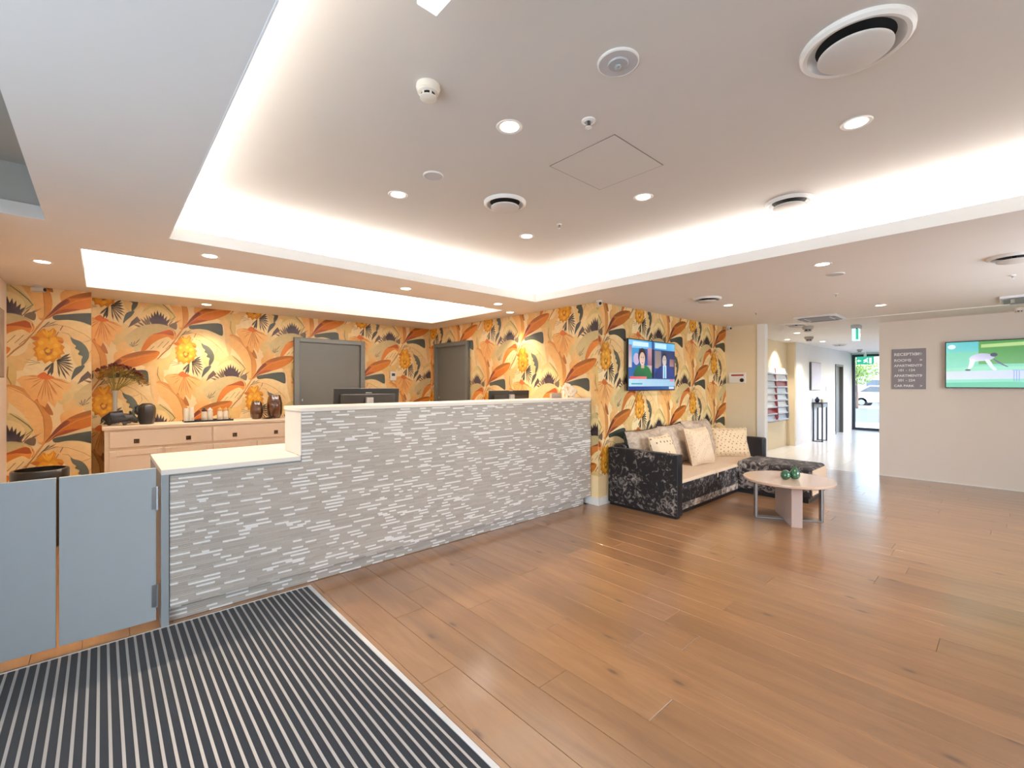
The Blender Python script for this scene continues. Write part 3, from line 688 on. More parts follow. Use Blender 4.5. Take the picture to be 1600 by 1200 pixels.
# dark faceted pot
pt = thing('dark_vase', (0.38, 6.75, ZS), 'squat black vase with a lopsided shoulder beside the rhinoceros figurine', 'vase')
MB().lathe([(.068,0),(.078,.03),(.088,.12),(.09,.18),(.078,.215),(.05,.235),(.04,.243),(.03,.235),(.03,.15)], (.385,6.75,ZS), 7).build('body', DARK, pt, bev=0.012, sharp=0)
MB().tube([(.315,6.75,ZS+.215),(.285,6.75,ZS+.20),(.285,6.75,ZS+.15),(.31,6.75,ZS+.115)], .014, 8).build('handle', DARK, pt)
# tall glass vase with dried protea heads
vs = thing('flower_vase', (0.11, 6.86, ZS), 'tall slim glass vase holding a dome of dried dark red flowers', 'vase')
GV = glassy('vase_glass', 'D8E2E6', 0.05)
MB().lathe([(.03,0),(.022,.05),(.02,.2),(.022,.34),(.028,.39),(.025,.39),(.018,.33),(.017,.2),(.018,.05),(0,.02)], (.11,6.86,ZS), 20).build('vase_body', plain('smoky_glazed_glass', 'B9B4AE', 0.08, coat=0.6, var=0.15), vs)
STEM = plain('dry_green_stem', '8A7A34', 0.7, var=0.2); LEAFD = plain('dry_olive_leaf', '7D5A14', 0.7, var=0.35, scale=25); RED = plain('dark_red_bloom', '5A1518', 0.8, var=0.4, scale=30)
heads = []
for i in range(70):
    u = -.8+1.8*random.random(); d = random.uniform(-1, 1)
    x = .125+.235*u; z = ZS+.565+.11*math.sqrt(max(0, 1-u*u))-0.05*abs(u)+random.uniform(-.02, .015); heads.append((x, 6.86+.07*d, z))
st = MB()
for i in range(0, 70, 2):
    h = heads[i]; st.tube([(.11,6.86,ZS+.36),(.11+.25*(h[0]-.11),6.86+.2*(h[1]-6.86),ZS+.43),(h[0],h[1],h[2])], [.003,.003,.002], 5)
st.build('stems', STEM, vs, stuff=True)
lf = MB()
for i in range(420):
    h = random.choice(heads); a = random.uniform(0, 2*PI); L = random.uniform(.03, .06); x, y, z = h[0]+random.uniform(-.015,.03), h[1]+random.uniform(-.02,.02), h[2]-random.uniform(.0,.10)
    dx, dy, dz = max(-.02,math.cos(a)*L), math.sin(a)*L*.5, random.uniform(-.02,.03); lf.add([(x,y,z),(x+dx*.5-.006,y+dy*.5,z+dz*.5+.006),(x+dx,y+dy,z+dz),(x+dx*.5+.006,y+dy*.5+.004,z+dz*.5-.006)], [(0,1,2,3)])
lf.build('leaves', LEAFD, vs, stuff=True)
for h in heads: MB().ball((h[0],h[1],h[2]+.012), (.014,.014,.013), 7, 5, wob=.2).build('flower', RED, vs)
# tray with candle jars
tr = thing('serving_tray', (0.99, 6.74, ZS), 'thin black tray under the candles and jars on the sideboard', 'tray')
MB().box((.735,6.66,ZS+.001),(1.245,6.86,ZS+.008)).box((.735,6.655,ZS+.001),(1.245,6.662,ZS+.02)).box((.735,6.858,ZS+.001),(1.245,6.865,ZS+.02)).build('tray_base', BLACK, tr, bev=0.002)
WAX = plain('ivory_wax', 'F6ECDA', 0.5, var=0.03, emit=None)
CORKL = plain('pale_wood_lid', 'D9A868', 0.6, var=0.1); JAR = glassy('jar_glass', 'F4EEE4', 0.03)
for x, h, lb in ((.762, .165, 'ivory pillar candle, leftmost thing on the black tray'), (.815, .178, 'ivory pillar candle standing right of a shorter candle on the tray')):
    t = thing('pillar_candle', (x,6.75,ZS+.008), lb, 'candle', 'candles and jars on the tray'); MB().lathe([(.026,0),(.026,h-.012),(.022,h-.004),(.010,h-.01),(0,h-.012)], (x,6.75,ZS+.008), 20).build('wax', WAX, t)
    MB().tube([(x,6.75,ZS+h-.004),(x+.002,6.75,ZS+h+.008)], .0012, 5).build('wick', BLACK, t)
DKL = plain('dark_lid', '3A2A22', 0.4)
for x, lidm, lb in ((.945, DKL, 'squat glass jar with a dark collar in the middle of the tray'), (1.005, WPLAST, 'squat glass jar with a white top beside the dark collared jar'), (1.11, CORKL, 'glass jar with tan lid, second from the tray right end'), (1.175, CORKL, 'glass jar with tan lid at the tray right end')):
    t = thing('glass_jar', (x,6.74,ZS+.008), lb, 'jar', 'candles and jars on the tray')
    MB().lathe([(.030,0),(.032,.01),(.032,.10),(.026,.115),(.024,.115),(.029,.1),(.029,.012),(0,.008)], (x,6.74,ZS+.008), 20).build('jar_body', plain('milky_glass', 'EBDCC6', 0.12, coat=0.5), t)
    MB().lathe([(.028,0),(.028,.022),(.012,.03),(.012,.042),(0,.046)], (x,6.74,ZS+.124), 20).build('lid', lidm, t)
BRN = plain('amber_brown_glaze', '4A2812', 0.18, coat=0.7, var=0.25, scale=14)
for x, r, h, lb in ((1.53, .078, .235, 'brown glazed barrel vase, shorter of two by the counter tier'), (1.75, .098, .315, 'brown glazed barrel vase, taller of two by the counter tier')):
    t = thing('barrel_vase', (x,6.76,ZS), lb, 'vase', 'brown vases on the sideboard')
    MB().lathe([(r*.66,0),(r*.9,h*.15),(r,h*.42),(r*.97,h*.65),(r*.8,h*.9),(r*.66,h),(r*.58,h),(r*.7,h*.9),(r*.8,h*.6),(r*.6,h*.1),(0,h*.06)], (x,6.76,ZS), 28).build('body', BRN, t)
t = thing('shallow_dish', (1.645,6.66,ZS), 'small flat brown dish between the two barrel vases', 'dish')
MB().lathe([(.035,0),(.06,.008),(.075,.018),(.07,.018),(.055,.01),(0,.006)], (1.645,6.655,ZS), 24).build('bowl', BRN, t)

# big black planter behind the gate
pl = thing('planter', (-0.40, 5.75, 0), 'large round black planter with a thick rim behind the gate', 'planter')
MB().lathe([(.12,0),(.14,.02),(.172,.45),(.176,.62),(.165,.622),(.158,.5),(0,.5)], (-.40,5.75,0), 40).build('pot', plain('black_glazed_pot', '14110F', 0.3, coat=0.3), pl)
MB().lathe([(.176,.615),(.186,.62),(.186,.69),(.178,.70),(.160,.70),(.156,.62)], (-.40,5.75,0), 40, caps=False).build('rim', plain('black_glazed_pot', '14110F', 0.3), pl)
MB().lathe([(0,.56),(.157,.555)], (-.40,5.75,0), 30).build('soil', plain('dark_soil', '2A2018', 0.95, var=0.3, bump=0.5), pl)

# ------------------------------------------------------------------ monitors and small things at the desk
def monitor(x0, x1, y, top, label):
    c = (x0+x1)/2
    t = thing('computer_monitor', (c, y, .937), label, 'monitor', 'monitors on the reception desk')
    M = Matrix.Translation((c, y, 1.20)) @ Matrix.Rotation(math.radians(5), 4, 'X')
    w = (x1-x0)/2; h = (top-1.2)
    MB().box((-w,0,-.14),(w,.03,h)).build('bezel', plain('black_matt_plastic', '17130F', 0.5, var=0.05), t, bev=0.006).matrix_local = Matrix.Translation(-Vector((c,y,.937))) @ M @ Matrix.Translation(Vector((c,y,.937)))
    o = MB().box((-w+.05,-.022,-.1),(w-.05,.0,h-.05)).build('rear_shell', plain('dark_brown_plastic', '2B231E', 0.45), t, bev=0.018, seg=3); o.matrix_local = Matrix.Translation(-Vector((c,y,.937))) @ M @ Matrix.Translation(Vector((c,y,.937)))
    o = MB().box((-w+.02,.03,-.125),(w-.02,.031,h-.015)).build('screen', plain('dark_screen', '0C0F14', 0.1), t); o.matrix_local = Matrix.Translation(-Vector((c,y,.937))) @ M @ Matrix.Translation(Vector((c,y,.937)))
    MB().box((c-.035,y-.055,.95),(c+.035,y-.02,1.325)).build('stand_neck', plain('silver_plastic', 'A9A19A', 0.35, 0.3), t, bev=0.006)
    MB().box((c-.12,y-.11,.937),(c+.12,y+.09,.95)).build('stand_foot', plain('silver_plastic', 'A9A19A', 0.35, 0.3), t, bev=0.005)
    MB().box((c-.03,y-.024,1.365),(c+.03,y-.0225,1.372)).build('badge', plain('silver_plastic', 'A9A19A', 0.35, 0.3), t)
monitor(1.53, 2.165, 4.05, 1.41, 'black computer monitor seen from behind in front of the left door')
monitor(3.32, 3.955, 4.05, 1.372, 'black computer monitor seen from behind farther along the counter')
cs = thing('coral_ornament', (4.24, 3.62, 1.281), 'cream white coral like ornament at the far end of the counter top', 'ornament')
CORAL = plain('cream_coral', 'F7E8D2', 0.55, var=0.06, scale=30, bump=0.2)
nd = [((4.22,3.62,1.29), .03)]; ed = []
for i, (dx, dz, r) in enumerate(((-.10,.10,.02),(-.05,.15,.024),(0,.13,.022),(.06,.10,.02),(.11,.07,.017),(-.02,.09,.02))):
    nd.append(((4.22+dx*.55,3.62+(.02 if i % 2 else -.02),1.29+dz*.5), r)); nd.append(((4.22+dx,3.62+(.035 if i % 2 else -.03),1.29+dz), r*.8)); ed += [(0,2*i+1),(2*i+1,2*i+2)]
    nb = len(nd)
skin('coral_body', nd, ed, CORAL, cs, 2)
for dx, dz in ((-.10,.105),(-.05,.16),(0,.14),(.06,.105),(.11,.075),(-.075,.13),(-.02,.15),(.03,.115)): MB().ball((4.22+dx,3.60+random.uniform(-.01,.03),1.285+dz), random.uniform(.02,.03), 10, 8, wob=.12).build('knob', CORAL, cs)
for dx in (-.11,-.05,.03,.09): MB().lathe([(.018,0),(.014,.03),(.016,.07),(.012,.09)], (4.22+dx,3.61,1.281), 10).build('column', CORAL, cs)
ch = thing('card_holder', (3.98,3.6,1.281), 'small grey leaflet stand on the counter beside the coral ornament', 'stand')
MB().box((3.90,3.58,1.281),(4.06,3.65,1.287)).build('base', plain('stone_grey_plastic', 'A8978A', 0.5), ch); MB().box((3.90,3.60,1.287),(4.06,3.61,1.345)).build('front', plain('stone_grey_plastic', 'A8978A', 0.5), ch, bev=0.002)
MB().box((3.905,3.613,1.287),(4.055,3.64,1.335)).build('cards', plain('pale_card', 'CDBBA9', 0.7), ch)
th = thing('thermostat', (3.635,7.0,1.58), 'small white thermostat on the wallpaper between the grey doors', 'thermostat')
MB().box((3.58,6.975,1.51),(3.69,6.992,1.66)).build('case', WPLAST, th, bev=0.006); MB().box((3.605,6.973,1.585),(3.665,6.976,1.63)).build('display', BLACK, th)
lp = thing('wall_picture', (-.688,6.22,1.82), 'narrow dark picture on the left wall beside the wallpaper', 'picture')
MB().box((-.69,6.02,1.51),(-.672,6.30,2.135)).build('frame', plain('muted_brown_frame', '6B5547', 0.5), lp, bev=0.002)
MB().box((-.672,6.03,1.52),(-.671,6.29,2.125)).build('print', plain('dusky_print', '9A8878', 0.6, var=0.5, scale=7), lp)
# ------------------------------------------------------------------ corner sofa
def velvet(name, base, fleck, lo, hi, sc):
    s = NT(name); tc = s.n('TexCoord'); nz = s.n('TexNoise', i_Scale=sc, i_Detail=7.0, i_Roughness=0.65, i_Distortion=1.2); s.link(tc.outputs['Object'], nz.inputs['Vector'])
    n2 = s.n('TexNoise', i_Scale=3.0, i_Detail=2.0); s.link(tc.outputs['Object'], n2.inputs['Vector'])
    ad = s.n('Math', operation='ADD'); mu = s.n('Math', operation='MULTIPLY_ADD'); mu.inputs[1].default_value = 0.35; mu.inputs[2].default_value = -0.175
    s.link(n2.outputs['Fac'], mu.inputs[0]); s.link(mu.outputs[0], ad.inputs[0]); s.link(nz.outputs['Fac'], ad.inputs[1])
    c = s.ramp(ad.outputs[0], [(lo, base), (hi, fleck)]); s.link(c, s.p.inputs['Base Color'])
    s.p.inputs['Roughness'].default_value = 0.62; s.p.inputs['Specular IOR Level'].default_value = 0.3; s.p.inputs['Sheen Weight'].default_value = 0.05
    bp = s.n('Bump', i_Strength=0.35, i_Distance=0.01); s.link(nz.outputs['Fac'], bp.inputs['Height']); s.link(bp.outputs[0], s.p.inputs['Normal'])
    return s.m
VEL = velvet('crushed_velvet', '1D1A1C', 'A0968F', 0.52, 0.70, 15); VELC = velvet('crushed_velvet_worn', '2E2829', 'AFA39C', 0.49, 0.70, 13)
VELP = velvet('crushed_velvet_pale', '4B4645', 'C9BBAA', 0.42, 0.60, 13)
LEAT = plain('black_leather', '17151A', 0.38, var=0.1)
BGF = plain('beige_weave', 'D8BFA4', 0.9, var=0.08, scale=40, bump=0.3)
TAUPE = velvet('taupe_velvet', '9C897A', 'D2BFA9', 0.35, 0.65, 10)
def dots(name, ground, dot, dark, sc):
    s = NT(name); tc = s.n('TexCoord'); mp = s.n('Mapping'); mp.inputs['Rotation'].default_value = (0, PI/4, 0); s.link(tc.outputs['Object'], mp.inputs[0])
    vo = s.n('TexVoronoi', i_Scale=sc, i_Randomness=0.12); s.link(mp.outputs[0], vo.inputs['Vector'])
    c = s.ramp(vo.outputs['Distance'], [(0.0, dot), (0.16, dot), (0.22, dark), (0.34, ground), (1.0, ground)]); s.link(c, s.p.inputs['Base Color'])
    s.p.inputs['Roughness'].default_value = 0.9
    bp = s.n('Bump', i_Strength=0.4, i_Distance=0.006); s.link(vo.outputs['Distance'], bp.inputs['Height']); s.link(bp.outputs[0], s.p.inputs['Normal'])
    return s.m
DOTS = dots('raised_dot_fabric', 'DCC3A0', 'B98A52', '8E7656', 26)
DOTSB = dots('raised_dot_fabric_b', 'DFC6A8', 'EFD9B8', 'AD8C62', 30)
SPRIG = dots('sprig_fabric', 'E8D0B0', '5A4030', 'CDB08A', 17)
so = thing('corner_sofa', (5.8, 2.85, 0), 'crushed velvet corner sofa with beige seats under the television', 'sofa')
def rb(a, b, nm, m, bev, seg=3, par=so): return MB().box(a, b).build(nm, m, par, bev=bev, seg=seg)
rb((4.53,2.38,.03),(4.64,3.27,.69),'armrest',VEL,.018)
MB().box((4.531,2.374,.03),(4.639,2.382,.69)).build('arm_front', LEAT, so, bev=.004)
MB().box((4.55,2.40,0),(4.63,3.25,.032)).build('plinth', BLACK, so)
rb((7.19,2.42,.30),(7.30,3.27,.66),'armrest',LEAT,.03)
MB().box((7.19,2.46,.03),(7.29,3.27,.31)).build('arm_base', VEL, so, bev=.01)
rb((4.64,3.12,.05),(7.19,3.27,.72),'back_frame',VEL,.03)
rb((4.64,2.455,.05),(7.19,3.14,.27),'base',VEL,.012)
MB().box((4.66,2.448,.05),(6.32,2.458,.12)).build('valance', VELP, so, bev=.003)
MB().box((4.66,2.47,0),(7.2,3.2,.052)).build('plinth', BLACK, so)
for a, b in ((4.645,5.69),(5.695,6.44),(6.445,7.185)):
    c = rb((a,2.45,.27),(b,3.13,.375),'seat_cushion',BGF,.03,4)
    MB().box((a+.02,2.444,.265),(b-.02,2.452,.345)).build('cushion_front', VEL, c, bev=.004)
rb((6.31,1.60,.05),(6.95,2.47,.43),'chaise',VELC,.05,4)
MB().box((6.33,1.592,.10),(6.93,1.603,.40)).build('chaise_end', BGF, so, bev=.004)
MB().box((6.34,1.64,0),(6.92,2.47,.052)).build('plinth', BLACK, so)
def cush(name, loc, rz, tilt, w, h, t, m, label, back=None, n=14):
    o = thing(name, loc, label, 'cushion', 'loose cushions on the corner sofa')
    M = Matrix.Translation(loc) @ Matrix.Rotation(rz, 4, 'Z') @ Matrix.Rotation(tilt, 4, 'X') @ Matrix.Translation((0,0,h/2))
    mb = MB().cushion(w, h, t, M, n); e = n+1; N = e*e
    half = len(mb.f)
    fr = MB(); bk = MB(); fr.v = mb.v; bk.v = mb.v
    fr.f = [f for f in mb.f if f[0] >= N]; bk.f = [f for f in mb.f if f[0] < N]; fr.sm = [True]*len(fr.f); bk.sm = [True]*len(bk.f)
    fr.build('front_cover', m, o, sharp=0); bk.build('back_cover', back or m, o, sharp=0)
    pts = []
    for i in range(n+1): pts.append(mb.v[i])
    for j in range(1, n+1): pts.append(mb.v[j*e+n])
    for i in range(n-1, -1, -1): pts.append(mb.v[n*e+i])
    for j in range(n-1, -1, -1): pts.append(mb.v[j*e])
    MB().tube(pts, .006, 6).build('piping', back or m, o)
zs = .372
cush('back_cushion', (5.07,3.02,zs), 0, math.radians(-14), .76, .52, .22, TAUPE, 'large back cushion with black velvet side at the near arm', VEL)
cush('scatter_cushion', (5.10,2.76,zs), math.radians(4), math.radians(-20), .52, .47, .15, SPRIG, 'small cream sprigged cushion half hidden behind the near arm')
cush('back_cushion', (5.80,3.03,zs), math.radians(3), math.radians(-15), .70, .54, .22, TAUPE, 'grey taupe back cushion behind the upright beige pillow', VEL)
cush('scatter_cushion', (5.98,2.76,zs), math.radians(-8), math.radians(-16), .50, .50, .17, DOTSB, 'upright beige pillow with raised dots in the middle of the sofa')
cush('back_cushion', (6.50,3.02,zs), math.radians(-3), math.radians(-14), .72, .56, .24, TAUPE, 'plump grey back cushion right of the upright beige pillow', TAUPE)
cush('scatter_cushion', (6.95,2.80,zs), math.radians(-40), math.radians(-14), .60, .43, .17, DOTS, 'wide beige pillow with brown dots against the far arm')

# ------------------------------------------------------------------ coffee table and the green ornaments
TW = plain('pale_ash_top', 'CDB19C', 0.18, var=0.06, scale=4, coat=0.35); TL = plain('grey_ash_leg', 'B7A49A', 0.4, var=0.06)
tb = thing('coffee_table', (5.45,1.60,0), 'round pale wood coffee table on a slab leg and steel frame', 'table')
MB().lathe([(.0,.405),(.40,.405),(.425,.415),(.43,.43),(.428,.44),(.0,.44)], (5.45,1.60,0), 56).build('tabletop', TW, tb, sharp=30)
M = Matrix.Translation((5.45,1.60,0)) @ Matrix.Rotation(math.atan2(.30,.50), 4, 'Z')
MB().box((-.31,-.05,0),(.31,.05,.405), M).build('slab_leg', TL, tb, bev=.004)
for sg in (1, -1):
    MB().box((-.045,sg*.31-.011,.006),(.045,sg*.31+.011,.405), M).build('steel_leg', CHROME, tb, bev=.003)
    MB().box((-.045,min(sg*.05,sg*.31),.0),(.045,max(sg*.05,sg*.31),.014), M).build('floor_bar', CHROME, tb, bev=.003)
GRN = plain('green_glaze', '24583A', 0.12, var=0.35, scale=9, coat=0.8)
for x, y, lean, lb in ((5.37,1.60,70,'glossy green pear ornament lying on its side on the coffee table'),(5.43,1.53,8,'glossy green pear ornament standing upright on the coffee table')):
    t = thing('pear_ornament', (x,y,.44), lb, 'ornament', 'green ornaments on the coffee table')
    r = .05
    M = Matrix.Translation((x,y,.44+(.046 if lean > 20 else 0))) @ Matrix.Rotation(math.radians(100), 4, 'Z') @ Matrix.Rotation(math.radians(lean), 4, 'X') @ Matrix.Translation((0,0,-.05 if lean > 20 else .002))
    MB().lathe([(.0,.0),(.03,.004),(.047,.03),(.05,.055),(.04,.085),(.026,.108),(.018,.125),(0,.132)], (0,0,0), 20, M).build('body', GRN, t, sharp=0)
    MB().tube([(0,0,.128),(.003,0,.143),(.01,0,.152)], .004, 6, M=M).build('stalk', plain('dark_stalk', '33291C', 0.6), t)

# ------------------------------------------------------------------ television on the wallpaper
TVX0, TVX1, TVZ0, TVZ1 = 4.916, 6.097, 1.362, 2.03
tv = thing('television', (5.5,3.24,1.7), 'flat television showing a news programme on the papered wall', 'television')
MB().box((TVX0,3.235,TVZ0),(TVX1,3.262,TVZ1)).build('bezel', BLACK, tv, bev=.004)
MB().box((5.25,3.262,1.5),(5.75,3.298,1.9)).build('wall_bracket', BLACK, tv)
w, h = TVX1-TVX0-.02, TVZ1-TVZ0-.024
P = Print(lambda a, b, k: (TVX0+.01+a*w, 3.2345-k*.00004, TVZ0+.012+b*h), (0, 1, 0, 1))
R4 = lambda a, b, c, d: [(a,b),(c,b),(c,d),(a,d)]
def ell(cx, cy_, rx, ry, n=20): return [(cx+rx*math.cos(2*PI*i/n), cy_+ry*math.sin(2*PI*i/n)) for i in range(n)]
P.poly(R4(0,0,1,1), '2A5FA8', '163A78')
P.poly(R4(0,.84,.47,1), '8CCBEE', '3E9AD8'); P.poly(R4(.08,.88,.40,.97), 'C9E6F4'); P.poly(R4(.52,.84,1,1), '2C86C6', '6FC0EA'); P.poly(R4(.54,.87,.80,.98), 'B9E2F4')
P.poly(R4(.0,.45,.06,.9), 'D9C5C2', '8E6F86'); P.poly(R4(.06,.55,.2,.84), '3A8FC6'); P.poly(ell(.15,.62,.06,.12), 'BFA9C9'); P.poly(R4(.38,.4,.47,.86), '7A4A62', 'C2939C'); P.poly(R4(.36,.24,.52,.5), '3E2A38', 'D8C8CC')
P.poly([(.10,.24),(.46,.24),(.43,.42),(.34,.50),(.20,.50),(.13,.42)], '0E4A3C', '2C7A3C', 2)
P.poly(ell(.27,.68,.085,.17), '2A1D24'); P.poly(R4(.245,.44,.31,.56), 'C9A795'); P.poly(ell(.27,.63,.058,.135), 'E2C4B6', 'CDA796')
P.poly(ell(.25,.66,.008,.012,8), '3A2A2A'); P.poly(ell(.29,.66,.008,.012,8), '3A2A2A'); P.poly([(.25,.555),(.29,.555),(.28,.54),(.26,.54)], 'A84A4A')
P.poly(R4(.47,.24,.52,.84), '0E1430'); P.poly(R4(.54,.45,.68,.82), 'A08878', '7A6E74'); P.poly(R4(.68,.24,1,.84), '22407A', '122A58')
P.poly([(.54,.24),(.96,.24),(.93,.44),(.82,.52),(.70,.52),(.58,.42)], '122B66', '1C3C8A', 2); P.poly([(.72,.24),(.80,.24),(.80,.52),(.72,.52)], 'C6DCE8'); P.poly([(.745,.24),(.775,.24),(.77,.5),(.75,.5)], '3AA6C8')
P.poly(ell(.755,.66,.06,.14), '1B1A26'); P.poly(ell(.755,.62,.048,.115), 'D6C6BE', 'B8A49C'); P.poly(ell(.74,.64,.007,.011,8), '2A2226'); P.poly(ell(.775,.64,.007,.011,8), '2A2226')
P.poly(R4(.88,.5,.98,.66), 'B9877E', '6E5260'); P.poly(R4(.02,.22,.36,.27), 'D94A55', 'E77A7A'); P.poly(R4(.0,.07,1,.22), 'B9D6E6', '93BEDD'); P.poly(R4(.05,.11,.27,.135), '2E9AA8')
P.poly(R4(0,0,1,.07), '10237E', '0E5A94'); P.poly(R4(.88,.17,.98,.22), 'D98A9A'); P.poly(R4(.86,.01,.98,.06), 'C9D4EA')
P.mb.build('screen', painted('news_picture', emit=0.85, var=0.06), tv, sharp=0)

# ------------------------------------------------------------------ beige wall panel, right wall sign and television
gp = thing('wall_call_panel', (7.975,3.1,1.55), 'small white call panel with red lettering strip on the beige wall', 'panel')
MB().box((7.962,2.97,1.468),(7.98,3.235,1.64)).build('plate', WPLAST, gp, bev=.003)
MB().box((7.96,3.0,1.585),(7.9625,3.2,1.612)).build('red_strip', plain('red_print', 'B23A32', 0.5), gp)
MB().lathe([(.032,0),(.032,.012),(.028,.016),(0,.016)], (0,0,0), 20, frame_m((7.962,3.025,1.515), (0,-1,0), (0,0,1))).build('button', BLACK, gp)
INK = plain('white_vinyl_lettering', 'FFFFFF', 0.5)
sg = thing('directory_sign', (9.16,1.045,1.68), 'grey square directory sign with white lettering left of the cricket television', 'sign')
MB().box((9.152,.847,1.372),(9.168,1.241,1.99)).build('board', plain('sign_grey', '928D93', 0.5, var=0.03), sg, bev=.002)
for i, (ln, x, zz, sz, rt) in enumerate((('RECEPTION', 1.215, 1.885, .062, '< 0'), ('ROOMS', 1.215, 1.795, .058, '>'), ('APARTMENTS', 1.215, 1.715, .052, '^'), ('101 - 124', 1.17, 1.645, .052, ''), ('APARTMENTS', 1.215, 1.56, .052, '^'), ('201 - 224', 1.17, 1.49, .052, ''), ('CAR PARK', 1.215, 1.405, .05, '>'))):
    text('lettering', ln, sz, FX((9.1515, x, zz)), INK, sg)
    if rt: text('arrow', rt, sz, FX((9.1515, .885, zz)), INK, sg, 'RIGHT')
t2 = thing('television', (9.12,.05,1.73), 'flat television showing a cricket match on the right wall', 'television')
A0, A1, Z0, Z1 = .633, -.56, 1.392, 2.058
MB().box((9.085,A1,Z0),(9.115,A0,Z1)).build('bezel', BLACK, t2, bev=.004); MB().box((9.115,-.2,1.55),(9.168,.25,1.9)).build('wall_bracket', BLACK, t2)
w2, h2 = A0-A1-.02, Z1-Z0-.024
P = Print(lambda a, b, k: (9.0845-k*.00004, A0-.01-a*w2, Z0+.012+b*h2), (0, 1, 0, 1))
P.poly(R4(0,0,1,1), '7FD0B4', '58B894'); P.poly(R4(0,.78,.28,1), '6CC6C0', '4FB7BE'); P.poly(R4(.28,.5,1,1), '4E9A3C', '2E7E34'); P.poly([(.3,.93),(1,.98),(1,.9),(.3,.86)], 'A9C87E')
P.poly([(0,.3),(1,.34),(1,.42),(.3,.46),(0,.42)], '8AD0B0'); P.poly([(0,.17),(1,.19),(1,.38),(.35,.36),(0,.35)], 'C9D0D2', 'AEB8DC'); P.poly([(0,.0),(1,0),(1,.08),(.5,.12),(0,.1)], '4FB48E'); P.poly(ell(.05,.9,.035,.05), 'D9F0E6')
P.poly([(.20,.62),(.23,.70),(.30,.74),(.38,.71),(.41,.64),(.36,.58),(.28,.57),(.22,.56)], 'DCD9EA', 'A9A6C6', 2); P.poly(ell(.405,.70,.03,.042), '1C2440')
P.poly([(.21,.60),(.25,.60),(.24,.50),(.225,.43),(.19,.40),(.20,.5)], 'E6EDF4', None, 2); P.poly([(.33,.60),(.37,.59),(.405,.45),(.43,.38),(.40,.37),(.36,.48)], 'D2D8EA', None, 2); P.poly(ell(.19,.38,.025,.02), '2A2E48'); P.poly([(.40,.62),(.43,.58),(.49,.48),(.52,.44),(.50,.44),(.42,.55)], '4A4668', None, 2)
for a in (.56,.58,.6): P.poly(R4(a,.12,a+.006,.36), '6A86C8')
P.poly(R4(.55,.355,.66,.37), '8A9AD0')
P.mb.build('screen', painted('cricket_picture', emit=0.85, var=0.06), t2, sharp=0)

# ------------------------------------------------------------------ corridor furniture
rk = thing('brochure_rack', (11.05,3.5,1.2), 'white two column wall rack full of brochures in the corridor', 'rack')
RX0, RX1, RZ0, RZ1 = 10.30, 11.76, .63, 1.80
MB().box((RX0,3.53,RZ0),(RX1,3.549,RZ1)).build('back_panel', WPLAST, rk)
for x in (RX0, (RX0+RX1)/2-.02, RX1-.03):
    MB().prism([(3.53,RZ0),(3.53,RZ1),(3.48,RZ1),(3.42,RZ0+.1),(3.44,RZ0)], lambda p, x=x: (x,p[0],p[1]), lambda p, x=x: (x+.025,p[0],p[1])).build('divider', plain('rack_red', 'A8525A', 0.4) if x > RX0+.1 and x < RX1-.1 else plain('rack_grey', '8B929C', 0.4), rk)
bro = [plain('brochure_%d' % i, c, 0.35) for i, c in enumerate(('F4F5F8','DDE4EE','F2EDE8','C9CFDA','EDF3F5'))] + [plain('brochure_red', 'B5413A', 0.35)]
n = 8; cw = (RX1-RX0)/2
names = ('top','second','third','fourth','fifth','sixth','seventh','bottom')
for c in range(2):
    for r in range(n):
        x0 = RX0+.035+c*cw; x1 = x0+cw-.06; z0 = RZ1-(r+1)*(RZ1-RZ0)/n; hh = (RZ1-RZ0)/n; dp = .0035*r
        MB().box((x0-.005,3.455-dp,z0),(x1+.005,3.53,z0+.008)).box((x0-.005,3.455-dp,z0),(x1+.005,3.459-dp,z0+.04)).build('pocket', plain('clear_grey_acrylic', 'C4CAD2', 0.2), rk)
        t = thing('brochure', ((x0+x1)/2,3.49,z0), 'brochures in the %s pocket of the rack\'s %s column' % (names[r], ('nearer','farther')[c]), 'brochure', 'brochures in the wall rack')
        mm = bro[5] if (c, r) in ((1,2),(0,6)) else bro[(r*3+c*2) % 5]
        MB().add([(x0,3.475-dp,z0+.009),(x1,3.475-dp,z0+.009),(x1,3.50,z0+hh*1.05),(x0,3.50,z0+hh*1.05),(x0,3.49-dp,z0+.009),(x1,3.49-dp,z0+.009),(x1,3.515,z0+hh*1.05),(x0,3.515,z0+hh*1.05)],
                 [(0,1,2,3),(5,4,7,6),(0,4,5,1),(1,5,6,2),(2,6,7,3),(3,7,4,0)]).build('sheet_stack', mm, t)
hc = thing('hall_table', (13.5,3.3,0), 'tall narrow black framed hall table against the white corridor wall', 'table')
for x in (13.33, 13.72):
    for y in (3.15, 3.34): MB().box((x-.02,y-.015,0),(x+.02,y+.015,.95)).build('leg', DARKM, hc)
MB().box((13.30,3.13,.95),(13.75,3.362,.985)).build('table_top', DARKM, hc); MB().box((13.32,3.14,.86),(13.74,3.36,.95)).build('apron', plain('silver_grey_apron', '8F9698', 0.4), hc)
for x in (13.31, 13.70): MB().box((x,3.135,.0),(x+.04,3.36,.02)).build('floor_rail', DARKM, hc)
t = thing('round_vase', (13.42,3.28,.985), 'small dark blue round vase on the hall table', 'vase'); MB().lathe([(.03,0),(.055,.04),(.055,.08),(.025,.11),(.02,.14),(.012,.14),(.012,.1)], (13.42,3.28,.985), 20).build('body', plain('navy_glaze', '20223E', 0.2), t)
